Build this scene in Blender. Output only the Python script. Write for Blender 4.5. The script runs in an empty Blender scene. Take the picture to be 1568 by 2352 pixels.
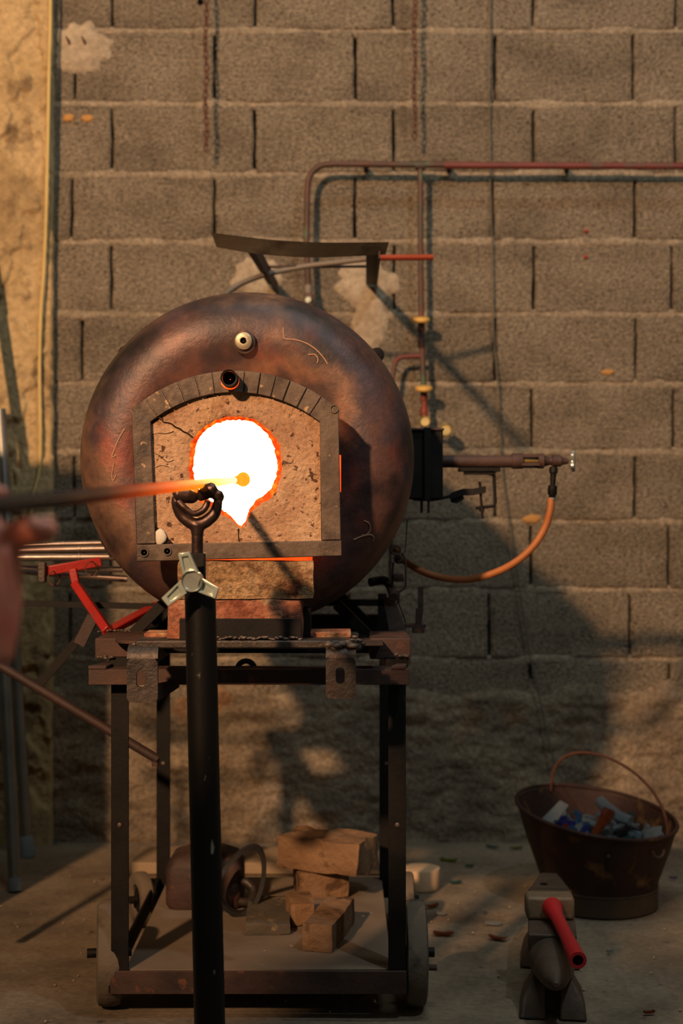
import bpy, bmesh, math, random
from mathutils import Vector, Matrix, noise

random.seed(11)
S = bpy.context.scene
COL = S.collection
R = math.radians

# ------------------------------------------------------------------ camera
F = 2352 * 50 / 36.0          # focal length in pixels
CX, CY, CAMH = 784.0, 1176.0, 0.925
cam_d = bpy.data.cameras.new('camera')
cam = bpy.data.objects.new('camera', cam_d)
COL.objects.link(cam)
cam.location = (0, 0, CAMH)
cam.rotation_euler = (R(90), 0, 0)
cam_d.sensor_fit = 'VERTICAL'
cam_d.sensor_height = 36
cam_d.sensor_width = 24
cam_d.lens = 50
cam_d.clip_start = 0.05
cam_d.dof.use_dof = True
cam_d.dof.focus_distance = 2.42
cam_d.dof.aperture_fstop = 3.4
S.camera = cam

# ------------------------------------------------------------------ world, lamps, exposure
w = bpy.data.worlds.new('workshop_air')
S.world = w
w.use_nodes = True
w.node_tree.nodes['Background'].inputs[0].default_value = (0.80, 0.86, 0.76, 1)
w.node_tree.nodes['Background'].inputs[1].default_value = 0.072

kd = bpy.data.lights.new('work_lamp', 'SPOT')      # warm spot lamp high on the left, behind the photographer
kd.energy = 2150
kd.color = (1.0, 0.61, 0.33)
kd.shadow_soft_size = 0.12
kd.spot_size = R(49)
kd.spot_blend = 0.8
key = bpy.data.objects.new('work_lamp', kd)
COL.objects.link(key)
key.location = (-2.2, -2.2, 3.4)
tgt = Vector((0.25, 4.0, 1.75))
key.rotation_euler = (tgt - key.location).to_track_quat('-Z', 'Y').to_euler()

td = bpy.data.lights.new('ceiling_tube', 'AREA')   # pale ceiling tube high over the bench
td.energy = 24
td.color = (0.86, 1.0, 0.92)
td.shape = 'RECTANGLE'
td.size = 1.5
td.size_y = 0.15
tube_l = bpy.data.objects.new('ceiling_tube', td)
COL.objects.link(tube_l)
tube_l.location = (0.3, 2.2, 3.9)

bd_ = bpy.data.lights.new('bench_bulb', 'POINT')    # small cool bulb over the bench on the right
bd_.energy = 60
bd_.color = (0.80, 0.92, 1.0)
bd_.shadow_soft_size = 0.04
bulb = bpy.data.objects.new('bench_bulb', bd_)
COL.objects.link(bulb)
bulb.location = (1.05, 1.3, 3.0)

S.view_settings.view_transform = 'Standard'
S.view_settings.look = 'None'
S.view_settings.gamma = 1
S.view_settings.use_curve_mapping = False
S.view_settings.exposure = 0.0


# ------------------------------------------------------------------ helpers
def at(x, y, d):
    """point that stands d metres in front of the photographer"""
    return Vector(((x - CX) * d / F, d, CAMH - (y - CY) * d / F))


def floor_at(x, y):
    d = CAMH * F / (y - CY)
    return at(x, y, d)


def lin(c):
    out = []
    for v in c[:3]:
        v = v / 255.0
        out.append(v / 12.92 if v <= 0.04045 else ((v + 0.055) / 1.055) ** 2.4)
    return (*out, 1.0)


class MB:
    def __init__(self):
        self.v = []
        self.f = []

    def add(self, vs, fs):
        o = len(self.v)
        self.v += [Vector(p) for p in vs]
        self.f += [tuple(i + o for i in f) for f in fs]
        return self

    def box(self, c, s, rot=None):
        c = Vector(c)
        vs = []
        for dz in (-.5, .5):
            for dx, dy in ((-.5, -.5), (.5, -.5), (.5, .5), (-.5, .5)):
                p = Vector((dx * s[0], dy * s[1], dz * s[2]))
                if rot is not None:
                    p = rot @ p
                vs.append(c + p)
        return self.add(vs, [(3, 2, 1, 0), (4, 5, 6, 7), (0, 1, 5, 4), (1, 2, 6, 5), (2, 3, 7, 6), (3, 0, 4, 7)])

    def pbox(self, x0, x1, y0, y1, d0, d1):
        a = at(x0, y1, d0)
        b = at(x1, y0, d0)
        return self.box(((a.x + b.x) / 2, (d0 + d1) / 2, (a.z + b.z) / 2), (b.x - a.x, d1 - d0, b.z - a.z))

    def bar(self, a, b, wd, ht, up=(0, 0, 1)):
        a, b = Vector(a), Vector(b)
        z = (b - a)
        L = z.length
        z.normalize()
        x = Vector(up).cross(z)
        if x.length < 1e-4:
            x = Vector((1, 0, 0))
        x.normalize()
        y = z.cross(x)
        m = Matrix((x, y, z)).transposed()
        return self.box((a + b) / 2, (wd, ht, L), m)

    def loft(self, loops, cap0=True, cap1=True, closed=True):
        n = len(loops[0])
        vs = [p for l in loops for p in l]
        fs = []
        m = n if closed else n - 1
        for i in range(len(loops) - 1):
            for j in range(m):
                k = (j + 1) % n
                fs.append((i * n + j, i * n + k, (i + 1) * n + k, (i + 1) * n + j))
        if cap0:
            fs.append(tuple(reversed(range(n))))
        if cap1:
            fs.append(tuple(range((len(loops) - 1) * n, len(loops) * n)))
        return self.add(vs, fs)

    def tube(self, pts, r, seg=12, closed=False, cap=True):
        pts = [Vector(p) for p in pts]
        n = len(pts)
        rs = r if isinstance(r, (list, tuple)) else [r] * n
        tang = []
        for i in range(n):
            if closed:
                t = pts[(i + 1) % n] - pts[i - 1]
            else:
                t = pts[min(i + 1, n - 1)] - pts[max(i - 1, 0)]
            tang.append(t.normalized())
        up = Vector((0, 0, 1)) if abs(tang[0].z) < 0.9 else Vector((1, 0, 0))
        x = up.cross(tang[0]).normalized()
        loops = []
        for i in range(n):
            x = (x - tang[i] * x.dot(tang[i]))
            x = x.normalized() if x.length > 1e-6 else Vector((1, 0, 0))
            y = tang[i].cross(x)
            loops.append([pts[i] + (x * math.cos(2 * math.pi * k / seg) + y * math.sin(2 * math.pi * k / seg)) * rs[i] for k in range(seg)])
        if closed:
            loops.append(loops[0])
            return self.loft(loops, False, False)
        return self.loft(loops, cap, cap)

    def lathe(self, prof, o, axis, seg=24, cap0=False, cap1=False, wob=0.0):
        """prof: (radius, distance along axis)"""
        o = Vector(o)
        a = Vector(axis).normalized()
        up = Vector((0, 0, 1)) if abs(a.z) < 0.9 else Vector((0, 1, 0))
        x = up.cross(a).normalized()
        y = a.cross(x)
        loops = []
        for r, h in prof:
            loops.append([o + a * h + (x * math.cos(2 * math.pi * k / seg) + y * math.sin(2 * math.pi * k / seg)) * max(r, 1e-5) * (1 + wob * noise.noise(Vector((k * 1.7, h * 40, r * 30)))) for k in range(seg)])
        return self.loft(loops, cap0, cap1)

    def cyl(self, a, b, r, seg=16):
        return self.tube([a, b], r, seg)

    def prism(self, outline, off):
        off = Vector(off)
        outline = [Vector(p) for p in outline]
        return self.loft([outline, [p + off for p in outline]])

    def blob(self, c, r, seed=0, amp=.3, sub=2, sc=(1, 1, 1), rot=None):
        bm = bmesh.new()
        bmesh.ops.create_icosphere(bm, subdivisions=sub, radius=1)
        c = Vector(c)
        vs = []
        bm.verts.ensure_lookup_table()
        for v in bm.verts:
            p = v.co.copy()
            p *= 1 + amp * noise.noise(p * 1.6 + Vector((seed * 7.3, seed * 3.1, seed)))
            p = Vector((p.x * sc[0], p.y * sc[1], p.z * sc[2])) * r
            if rot is not None:
                p = rot @ p
            vs.append(c + p)
        fs = [tuple(v.index for v in f.verts) for f in bm.faces]
        bm.free()
        return self.add(vs, fs)

    def rough(self, amp, sc, seed=0):
        for i, p in enumerate(self.v):
            self.v[i] = p + noise.noise_vector(p * sc + Vector((seed, seed * 2, 3))) * amp
        return self

    def build(self, name, mat, parent=None, bevel=0, smooth=40, label=None, cat=None, group=None, kind=None, sub=0, remesh=0):
        me = bpy.data.meshes.new(name)
        org = Vector((0, 0, 0))
        if parent is None and kind != 'structure':
            xs = [p.x for p in self.v]; ys = [p.y for p in self.v]; zs = [p.z for p in self.v]
            org = Vector(((min(xs) + max(xs)) / 2, (min(ys) + max(ys)) / 2, min(zs)))
        me.from_pydata([p - org for p in self.v], [], self.f)
        bm = bmesh.new()
        bm.from_mesh(me)
        bmesh.ops.recalc_face_normals(bm, faces=bm.faces)
        bm.to_mesh(me)
        bm.free()
        me.materials.append(M[mat])
        me.polygons.foreach_set('use_smooth', [True] * len(me.polygons))
        if smooth:
            me.set_sharp_from_angle(angle=R(smooth))
        me.update()
        o = bpy.data.objects.new(name, me)
        COL.objects.link(o)
        o.location = org
        if parent is not None:
            o.parent = parent
            if parent.type == 'EMPTY':
                o.matrix_parent_inverse = Matrix.Translation(parent.location).inverted()
        if bevel:
            b = o.modifiers.new('bevel', 'BEVEL')
            b.width = bevel
            b.segments = 2
            b.limit_method = 'ANGLE'
            b.angle_limit = R(40)
        if remesh:
            m = o.modifiers.new('fuse', 'REMESH')
            m.mode = 'VOXEL'
            m.voxel_size = remesh
            m.use_smooth_shade = True
            sm = o.modifiers.new('smooth', 'SMOOTH')
            sm.factor = 0.5
            sm.iterations = 4
        if sub:
            s = o.modifiers.new('sub', 'SUBSURF')
            s.levels = s.render_levels = sub
        tag(o, label, cat, group, kind)
        return o


def tag(o, label=None, cat=None, group=None, kind=None):
    if label: o['label'] = label
    if cat: o['category'] = cat
    if group: o['group'] = group
    if kind: o['kind'] = kind
    return o


def thing(name, loc, label, cat, group=None):
    o = bpy.data.objects.new(name, None)
    o.empty_display_size = 0.05
    COL.objects.link(o)
    o.location = loc
    return tag(o, label, cat, group)


def smooth_pts(pts, n=6):
    """Catmull-Rom through points"""
    pts = [Vector(p) for p in pts]
    out = []
    for i in range(len(pts) - 1):
        p0 = pts[max(i - 1, 0)]; p1 = pts[i]; p2 = pts[i + 1]; p3 = pts[min(i + 2, len(pts) - 1)]
        for k in range(n):
            t = k / n
            out.append(0.5 * ((2 * p1) + (p2 - p0) * t + (2 * p0 - 5 * p1 + 4 * p2 - p3) * t * t + (3 * p1 - p0 - 3 * p2 + p3) * t ** 3))
    out.append(pts[-1])
    return out


# ------------------------------------------------------------------ materials
M = {}


def mat(name, cols, scale=6, detail=6, rough=.7, rough2=None, metal=0, bump=.4, bs=80, bd=.004, spots=(), emit=None, trans=0, rnd=0, stretch=None, spec=.5, grain=None):
    m = bpy.data.materials.new(name)
    m.use_nodes = True
    nt = m.node_tree
    N, L = nt.nodes, nt.links
    b = N['Principled BSDF']
    geo = N.new('ShaderNodeNewGeometry')
    vec = geo.outputs['Position']
    if stretch:
        mp = N.new('ShaderNodeMapping')
        mp.inputs['Scale'].default_value = stretch
        L.new(vec, mp.inputs['Vector'])
        vec = mp.outputs['Vector']

    def nz(sc, det, ro=.55):
        n = N.new('ShaderNodeTexNoise')
        n.inputs['Scale'].default_value = sc
        n.inputs['Detail'].default_value = det
        n.inputs['Roughness'].default_value = ro
        L.new(vec, n.inputs['Vector'])
        return n.outputs['Fac']

    def ramp(fac, stops):
        r = N.new('ShaderNodeValToRGB')
        el = r.color_ramp.elements
        while len(el) < len(stops):
            el.new(.5)
        for e, (p, c) in zip(el, stops):
            e.position = p
            e.color = c
        L.new(fac, r.inputs['Fac'])
        return r.outputs['Color']

    fac = nz(scale, detail)
    k = len(cols)
    stops = [(.3 + .4 * i / max(k - 1, 1), lin(c)) for i, c in enumerate(cols)]
    col = ramp(fac, stops)
    for (c, sc, lo, hi) in spots:
        f = ramp(nz(sc, 4), [(lo, (0, 0, 0, 1)), (hi, (1, 1, 1, 1))])
        mx = N.new('ShaderNodeMix')
        mx.data_type = 'RGBA'
        L.new(f, mx.inputs[0])
        L.new(col, mx.inputs[6])
        mx.inputs[7].default_value = lin(c)
        col = mx.outputs[2]
    if grain:
        gsc, glo, ghi = grain
        gm = N.new('ShaderNodeMapRange')
        L.new(nz(gsc, 6, .7), gm.inputs[0])
        gm.inputs[1].default_value = .34
        gm.inputs[2].default_value = .66
        gm.inputs[3].default_value = glo
        gm.inputs[4].default_value = ghi
        mg = N.new('ShaderNodeMix')
        mg.data_type = 'RGBA'
        mg.blend_type = 'MULTIPLY'
        mg.inputs[0].default_value = 1
        L.new(col, mg.inputs[6])
        L.new(gm.outputs[0], mg.inputs[7])
        col = mg.outputs[2]
    if rnd:
        oi = N.new('ShaderNodeObjectInfo')
        hs = N.new('ShaderNodeHueSaturation')
        mr = N.new('ShaderNodeMapRange')
        L.new(oi.outputs['Random'], mr.inputs[0])
        mr.inputs[3].default_value = 1 - rnd
        mr.inputs[4].default_value = 1 + rnd
        L.new(mr.outputs[0], hs.inputs['Value'])
        L.new(col, hs.inputs['Color'])
        col = hs.outputs['Color']
    L.new(col, b.inputs['Base Color'])
    if rough2 is not None:
        rr = N.new('ShaderNodeMapRange')
        L.new(fac, rr.inputs[0])
        rr.inputs[1].default_value = .3
        rr.inputs[2].default_value = .7
        rr.inputs[3].default_value = rough
        rr.inputs[4].default_value = rough2
        L.new(rr.outputs[0], b.inputs['Roughness'])
    else:
        b.inputs['Roughness'].default_value = rough
    b.inputs['Metallic'].default_value = metal
    b.inputs['Specular IOR Level'].default_value = spec
    b.inputs['Transmission Weight'].default_value = trans
    if bump:
        bp = N.new('ShaderNodeBump')
        bp.inputs['Strength'].default_value = bump
        bp.inputs['Distance'].default_value = bd
        L.new(nz(bs, 5, .6), bp.inputs['Height'])
        L.new(bp.outputs['Normal'], b.inputs['Normal'])
    if emit:
        ecols, es = emit
        e = ramp(nz(scale, 4), [(.3 + .4 * i / max(len(ecols) - 1, 1), (*c, 1)) for i, c in enumerate(ecols)])
        L.new(e, b.inputs['Emission Color'])
        b.inputs['Emission Strength'].default_value = es
    M[name] = m
    return m


# wall and floor
mat('block', [(128, 114, 98), (154, 138, 118), (166, 150, 130)], scale=5, rough=.95, bump=1, bs=110, bd=.02, spots=[((58, 48, 40), 150, .575, .63)], rnd=.10, stretch=(1, 1, 1.6), spec=.15, grain=(85, .42, 1.34))
mat('mortar', [(132, 118, 100), (156, 140, 120)], scale=9, rough=.95, bump=.9, bs=60, bd=.012, spec=.2, grain=(85, .5, 1.25))
mat('mortar_pale', [(148, 132, 112), (172, 156, 134)], scale=14, rough=.95, bump=.8, bs=60, bd=.01, spec=.2, grain=(70, .72, 1.15))
mat('joint_dark', [(60, 52, 44), (80, 70, 58)], scale=14, rough=.95, bump=.5, spec=.1)
mat('render', [(104, 90, 76), (126, 110, 92), (144, 126, 104)], scale=7, rough=.95, bump=1, bs=60, bd=.01, spots=[((140, 92, 50), 4, .6, .75)], spec=.2, grain=(85, .5, 1.25))
mat('plaster', [(146, 122, 88), (172, 146, 106), (184, 158, 118)], scale=6, rough=.95, bump=.8, bs=70, bd=.008, spots=[((112, 92, 68), 10, .56, .68)], spec=.15, grain=(60, .72, 1.14))
mat('concrete_floor', [(96, 84, 70), (122, 106, 88), (140, 122, 102)], scale=5, rough=.75, rough2=.9, bump=.4, bs=45, bd=.004, spots=[((70, 60, 52), 26, .66, .74), ((150, 138, 120), 60, .70, .76)], spec=.3, grain=(70, .75, 1.15))
# metals
mat('drum', [(52, 38, 38), (96, 66, 58), (70, 56, 60), (118, 86, 68), (60, 46, 44)], scale=5, rough=.42, rough2=.6, metal=.4, bump=.3, bs=110, bd=.003, spots=[((128, 62, 48), 6, .58, .72), ((134, 116, 84), 3.2, .62, .78), ((38, 31, 30), 4, .56, .70)], grain=(60, .8, 1.12))
mat('drum_back', [(60, 46, 42), (80, 60, 52)], rough=.6, metal=.4, bump=.2)
mat('frame_steel', [(54, 44, 40), (98, 82, 70), (72, 58, 50)], scale=14, rough=.5, rough2=.7, metal=.5, bump=.35, bs=90, bd=.003, spots=[((64, 52, 46), 22, .55, .68), ((170, 140, 104), 40, .66, .72)])
mat('refractory', [(150, 112, 86), (174, 136, 106), (188, 154, 124)], scale=9, rough=.95, bump=.9, bs=90, bd=.008, spots=[((84, 58, 44), 85, .60, .66), ((116, 70, 42), 14, .56, .74)], spec=.2, grain=(150, .75, 1.12))
mat('crack', [(34, 22, 16), (50, 34, 24)], bump=0, rough=.9, spec=.1)
mat('pale_chip', [(190, 178, 160), (206, 194, 176)], rough=.9, bump=.6)
mat('firebrick', [(126, 94, 66), (152, 118, 84), (170, 138, 102)], scale=16, rough=.95, bump=1, bs=60, bd=.012, spots=[((96, 60, 42), 18, .55, .66)], spec=.2, grain=(110, .45, 1.25))
mat('firebrick_red', [(120, 66, 50), (146, 90, 68), (168, 126, 96)], scale=14, rough=.95, bump=1, bs=45, bd=.01, spots=[((176, 146, 112), 20, .56, .64)], spec=.2, grain=(90, .5, 1.2))
mat('dusty_brick', [(112, 84, 62), (140, 108, 80)], scale=12, rough=.95, bump=.8, bs=50, bd=.008, spots=[((84, 62, 46), 20, .56, .66)], spec=.2)
mat('slab_dark', [(66, 58, 48), (90, 78, 62)], scale=14, rough=.9, bump=.8, spots=[((130, 108, 80), 26, .6, .68)])
mat('rust_steel', [(44, 30, 26), (66, 45, 38), (82, 58, 49)], scale=12, rough=.6, rough2=.8, metal=.25, bump=.4, bs=110, bd=.003, spots=[((104, 62, 42), 30, .62, .7)])
mat('dark_steel', [(12, 10, 9), (21, 17, 15), (28, 22, 20)], scale=14, rough=.55, rough2=.7, metal=.1, bump=.3, bs=90, bd=.002, spec=.22)
mat('forged_steel', [(44, 38, 36), (74, 64, 58), (56, 46, 41)], scale=18, rough=.45, rough2=.6, metal=.6, bump=.5, bs=70, bd=.004, spots=[((70, 50, 40), 20, .58, .68)])
mat('post_steel', [(16, 14, 13), (26, 22, 20), (21, 18, 16)], scale=10, rough=.34, rough2=.5, metal=.6, bump=.2, bs=80, bd=.002, spots=[((150, 146, 124), 34, .68, .72)], stretch=(1, 1, .5))
mat('yoke_iron', [(52, 40, 38), (78, 58, 52), (64, 50, 48)], scale=40, rough=.3, rough2=.45, metal=.75, bump=.3, bs=120, bd=.002)
mat('weld', [(70, 60, 54), (110, 94, 84)], scale=60, rough=.5, metal=.5, bump=.6, bs=200, bd=.002)
mat('chrome', [(160, 164, 156), (190, 194, 186)], scale=20, rough=.22, metal=.65, bump=.05)
mat('chrome_dull', [(150, 160, 148), (180, 188, 176)], scale=20, rough=.3, metal=.5, bump=.1)
mat('silver_pole', [(120, 118, 112), (146, 142, 134)], scale=12, rough=.4, metal=.7, bump=.1)
mat('grey_rubber', [(104, 112, 118), (126, 132, 136)], rough=.8, bump=.1)
mat('steel_rod', [(126, 110, 104), (158, 140, 130), (112, 90, 84)], scale=14, rough=.3, rough2=.45, metal=.85, bump=.15, stretch=(.2, 1, 1))
mat('red_paint', [(132, 22, 17), (152, 32, 24)], scale=14, rough=.45, bump=.25, spots=[((90, 50, 40), 26, .64, .72)])
mat('red_plastic', [(172, 20, 28), (190, 30, 38)], scale=10, rough=.5, bump=.08)
mat('plastic_bore', [(190, 110, 90), (205, 130, 105)], rough=.6, bump=0)
mat('brass', [(170, 140, 80), (190, 160, 96)], scale=30, rough=.4, metal=.8, bump=.1)
mat('washer_brass', [(150, 136, 112), (176, 160, 132)], scale=30, rough=.45, metal=.6, bump=.2)
mat('valve_yellow', [(190, 142, 62), (206, 162, 84)], scale=20, rough=.6, bump=.2)
mat('gauge_face', [(180, 160, 100), (196, 176, 120)], rough=.5, bump=0)
mat('gas_pipe', [(60, 48, 40), (84, 52, 42), (58, 62, 50)], scale=9, rough=.6, metal=.2, bump=.3, spots=[((70, 98, 74), 11, .58, .66), ((134, 52, 42), 7, .62, .68)])
mat('red_pipe', [(84, 34, 29), (106, 44, 36)], scale=10, rough=.6, bump=.3, spots=[((80, 58, 48), 14, .56, .66)])
mat('rust_chain', [(66, 36, 24), (92, 52, 32)], scale=40, rough=.85, bump=.5)
mat('shield_steel', [(96, 88, 74), (122, 112, 94)], scale=9, rough=.45, metal=.6, bump=.15, spots=[((70, 60, 50), 8, .58, .7)])
mat('arm_paint', [(40, 24, 21), (56, 33, 28)], scale=10, rough=.65, bump=.2)
mat('hose_orange', [(146, 82, 40), (166, 98, 50)], scale=12, rough=.55, bump=.15)
mat('hose_grey', [(96, 86, 76), (116, 104, 92)], scale=14, rough=.6, bump=.15)
mat('copper', [(156, 62, 34), (172, 76, 44)], scale=18, rough=.45, metal=.4, bump=.15)
mat('cable_yellow', [(186, 160, 96), (202, 176, 112)], scale=10, rough=.6, bump=.05)
mat('wire_grey', [(74, 72, 62), (90, 86, 74)], scale=10, rough=.7, bump=0)
mat('bucket_rust', [(36, 21, 16), (58, 32, 22), (44, 26, 19)], scale=9, rough=.55, rough2=.75, metal=.3, bump=.35, spots=[((120, 84, 40), 14, .60, .72)])
mat('bucket_band', [(62, 48, 34), (88, 68, 46)], scale=12, rough=.7, metal=.3, bump=.3)
mat('anvil_iron', [(66, 52, 44), (90, 72, 58), (56, 44, 36)], scale=10, rough=.5, rough2=.7, metal=.3, bump=.3, bs=60)
mat('hammer_head', [(118, 96, 74), (142, 118, 92)], scale=14, rough=.6, metal=.3, bump=.4)
mat('plank', [(136, 116, 94), (156, 134, 108)], scale=8, rough=.85, bump=.4, stretch=(.15, 1, 1))
mat('shelf_plate', [(108, 92, 76), (130, 112, 94)], scale=6, rough=.7, rough2=.85, metal=.15, bump=.3, spots=[((176, 164, 146), 50, .70, .74)])
mat('puck', [(196, 160, 124), (210, 176, 140)], scale=10, rough=.9, bump=.3)
mat('tyre', [(84, 72, 60), (108, 94, 78)], scale=12, rough=.85, bump=.5, spots=[((60, 52, 44), 14, .55, .66)])
mat('black_rubber', [(24, 20, 18), (36, 30, 28)], rough=.6, bump=.2)
mat('chalk', [(150, 110, 84), (166, 126, 98)], rough=.9, bump=0)
mat('skin', [(206, 112, 84), (218, 128, 98), (212, 104, 82)], scale=22, rough=.5, bump=.2, bs=200, bd=.001)
mat('nail_horn', [(205, 150, 130), (212, 160, 140)], rough=.35, bump=0)
mat('cotton_dark', [(40, 42, 48), (52, 54, 60)], rough=.9, bump=.2)
mat('denim', [(40, 50, 70), (54, 64, 86)], rough=.9, bump=.2)
mat('hair_dark', [(36, 26, 20), (50, 36, 28)], rough=.7, bump=.5, bs=200)
mat('paint_mark', [(160, 116, 62), (176, 128, 70)], rough=.9, bump=.3)
mat('black_hole', [(10, 8, 7), (14, 11, 9)], rough=.9, bump=0, spec=.05)
# things that glow with heat, and leaked furnace light put into the gaps
mat('furnace_heart', [(255, 240, 215), (255, 236, 205)], bump=0, emit=([(1, .80, .52), (1, .84, .58)], 6.5))
mat('hot_edge', [(120, 50, 24), (150, 70, 30)], scale=90, rough=.95, bump=.8, spec=.05, emit=([(.30, .006, .0), (.9, .05, .002), (1, .26, .012)], 1.15))
mat('gap_glow', [(120, 40, 20), (140, 50, 24)], scale=40, bump=.3, emit=([(.9, .05, .005), (1, .12, .01)], 1.2))
mat('molten_glass', [(40, 14, 2), (50, 18, 3)], scale=60, rough=1, bump=.3, bs=90, emit=([(1, .36, .012), (1, .50, .03), (.85, .28, .008)], .85), spec=0)


def pipe_mat():
    # blowpipe: cold steel that is hotter and hotter towards the gather
    mat('blowpipe_steel', [(36, 29, 26), (48, 40, 36)], scale=30, rough=.6, metal=0, bump=.15, spec=.12)
    m = M['blowpipe_steel']
    nt = m.node_tree
    N, L = nt.nodes, nt.links
    b = N['Principled BSDF']
    geo = N.new('ShaderNodeNewGeometry')
    sp = N.new('ShaderNodeSeparateXYZ')
    L.new(geo.outputs['Position'], sp.inputs[0])
    mr = N.new('ShaderNodeMapRange')
    L.new(sp.outputs['Y'], mr.inputs[0])
    mr.inputs[1].default_value = 1.20
    mr.inputs[2].default_value = 2.30
    r = N.new('ShaderNodeValToRGB')
    el = r.color_ramp.elements
    stops = [(0, (0, 0, 0, 1)), (.18, (.035, .005, .001, 1)), (.34, (.26, .026, .001, 1)), (.55, (.85, .09, .003, 1)), (.75, (1, .25, .008, 1)), (1, (1, .43, .015, 1))]
    while len(el) < len(stops):
        el.new(.5)
    for e, (p, c) in zip(el, stops):
        e.position = p
        e.color = c
    L.new(mr.outputs[0], r.inputs['Fac'])
    L.new(r.outputs['Color'], b.inputs['Emission Color'])
    b.inputs['Emission Strength'].default_value = 1.0


pipe_mat()


def glass(name, c, rough=.06, tr=.85):
    m = bpy.data.materials.new(name)
    m.use_nodes = True
    b = m.node_tree.nodes['Principled BSDF']
    b.inputs['Base Color'].default_value = lin(c)
    b.inputs['Roughness'].default_value = rough
    b.inputs['Transmission Weight'].default_value = tr
    b.inputs['IOR'].default_value = 1.5
    b.inputs['Specular IOR Level'].default_value = 1.0
    nzt = m.node_tree.nodes.new('ShaderNodeTexNoise')
    nzt.inputs['Scale'].default_value = 130
    bp = m.node_tree.nodes.new('ShaderNodeBump')
    bp.inputs['Strength'].default_value = .9
    bp.inputs['Distance'].default_value = .006
    m.node_tree.links.new(nzt.outputs['Fac'], bp.inputs['Height'])
    m.node_tree.links.new(bp.outputs['Normal'], b.inputs['Normal'])
    M[name] = m


GC = {'clear': (225, 232, 232), 'pale blue': (165, 200, 220), 'cobalt blue': (20, 50, 190), 'sky blue': (40, 130, 200), 'teal green': (20, 130, 125), 'amber': (190, 80, 30), 'ruby red': (190, 10, 15), 'lime green': (170, 180, 30), 'frosty white': (170, 182, 188)}
for k, c in GC.items():
    glass('glass ' + k, c, .2 if 'frost' in k else .11, .45 if 'frost' in k else .62)

# ------------------------------------------------------------------ floor
fl = MB()
nx, ny = 60, 60
vs, fs = [], []
for j in range(ny + 1):
    for i in range(nx + 1):
        x = -2.6 + 5.2 * i / nx
        y = -.6 + 4.75 * j / ny
        vs.append((x, y, .003 * noise.noise(Vector((x * 3, y * 3, 0))) - .002))
for j in range(ny):
    for i in range(nx):
        a = j * (nx + 1) + i
        fs.append((a, a + 1, a + nx + 2, a + nx + 1))
fl.add(vs, fs).build('floor', 'concrete_floor', kind='structure', smooth=0)

# ------------------------------------------------------------------ block wall
WY = 4.0
PXM = F / WY


def wx(px): return (px - CX) / PXM
def wz(py): return CAMH - (py - CY) / PXM


wall = MB().box((0.15, WY + .14, 1.5), (5.3, .2, 3.1)).build('wall_back', 'joint_dark', kind='structure')
tag(wall, 'grey concrete block wall behind the furnace')
courses = [-420, -258, -92, 70, 238, 400, 555, 722, 882, 1038, 1198, 1355, 1515, 1676]
starts = [583, 490, 583, 490, 583, 490, 583, 500, 583, 490, 575, 480, 575]
starts = {0: 490, 1: 583, 2: 583 - 322, 3: 490, 4: 583, 5: 490, 6: 579, 7: 496, 8: 580, 9: 493, 10: 573, 11: 479, 12: 575}
starts[2] = 583
starts[0] = 583
starts[1] = 490
PIERX = wx(112)


def block(x0, x1, z0, z1, seed):
    mb = MB()
    us = [0, .003 / (x1 - x0)]
    k = max(3, int((x1 - x0) / .024))
    ea = .008 / (x1 - x0)
    us += [ea + (1 - 2 * ea) * i / k for i in range(k + 1)] + [1 - .003 / (x1 - x0), 1]
    vv = [0, .016] + [.06 + .88 * i / 8 for i in range(9)] + [.984, 1]
    nx, nz = len(us) - 1, len(vv) - 1
    d = .035
    vs, fs = [], []
    for j in range(nz + 1):
        for i in range(nx + 1):
            u, v = us[i], vv[j]
            x = x0 + (x1 - x0) * u
            z = z0 + (z1 - z0) * v
            e = min(u * (x1 - x0), (1 - u) * (x1 - x0), v * (z1 - z0), (1 - v) * (z1 - z0))
            p = Vector((x * 22, z * 22, seed))
            y = WY + .0035 * noise.noise(p) + .002 * noise.noise(p * 2.7)
            if e < .0005:
                y += .006 + .004 * noise.noise(p * 1.3)
            if e < .0038:
                y += .0012 + .003 * noise.noise(p * 1.7)
                x += .0035 * noise.noise(p * 1.1 + Vector((5, 0, 0)))
                z += .0035 * noise.noise(p * 1.1 + Vector((0, 9, 0)))
            vs.append((x, y, z))
    for j in range(nz):
        for i in range(nx):
            a = j * (nx + 1) + i
            fs.append((a, a + 1, a + nx + 2, a + nx + 1))
    edge = [i for i in range(nx + 1)] + [(j + 1) * (nx + 1) - 1 for j in range(1, nz + 1)] + [nz * (nx + 1) + i for i in range(nx - 1, -1, -1)] + [j * (nx + 1) for j in range(nz - 1, 0, -1)]
    o = len(vs)
    for e in edge:
        q = vs[e]
        vs.append((q[0], WY + d, q[2]))
    n = len(edge)
    for k in range(n):
        fs.append((edge[k], edge[(k + 1) % n], o + (k + 1) % n, o + k))
    return mb.add(vs, fs)


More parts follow.
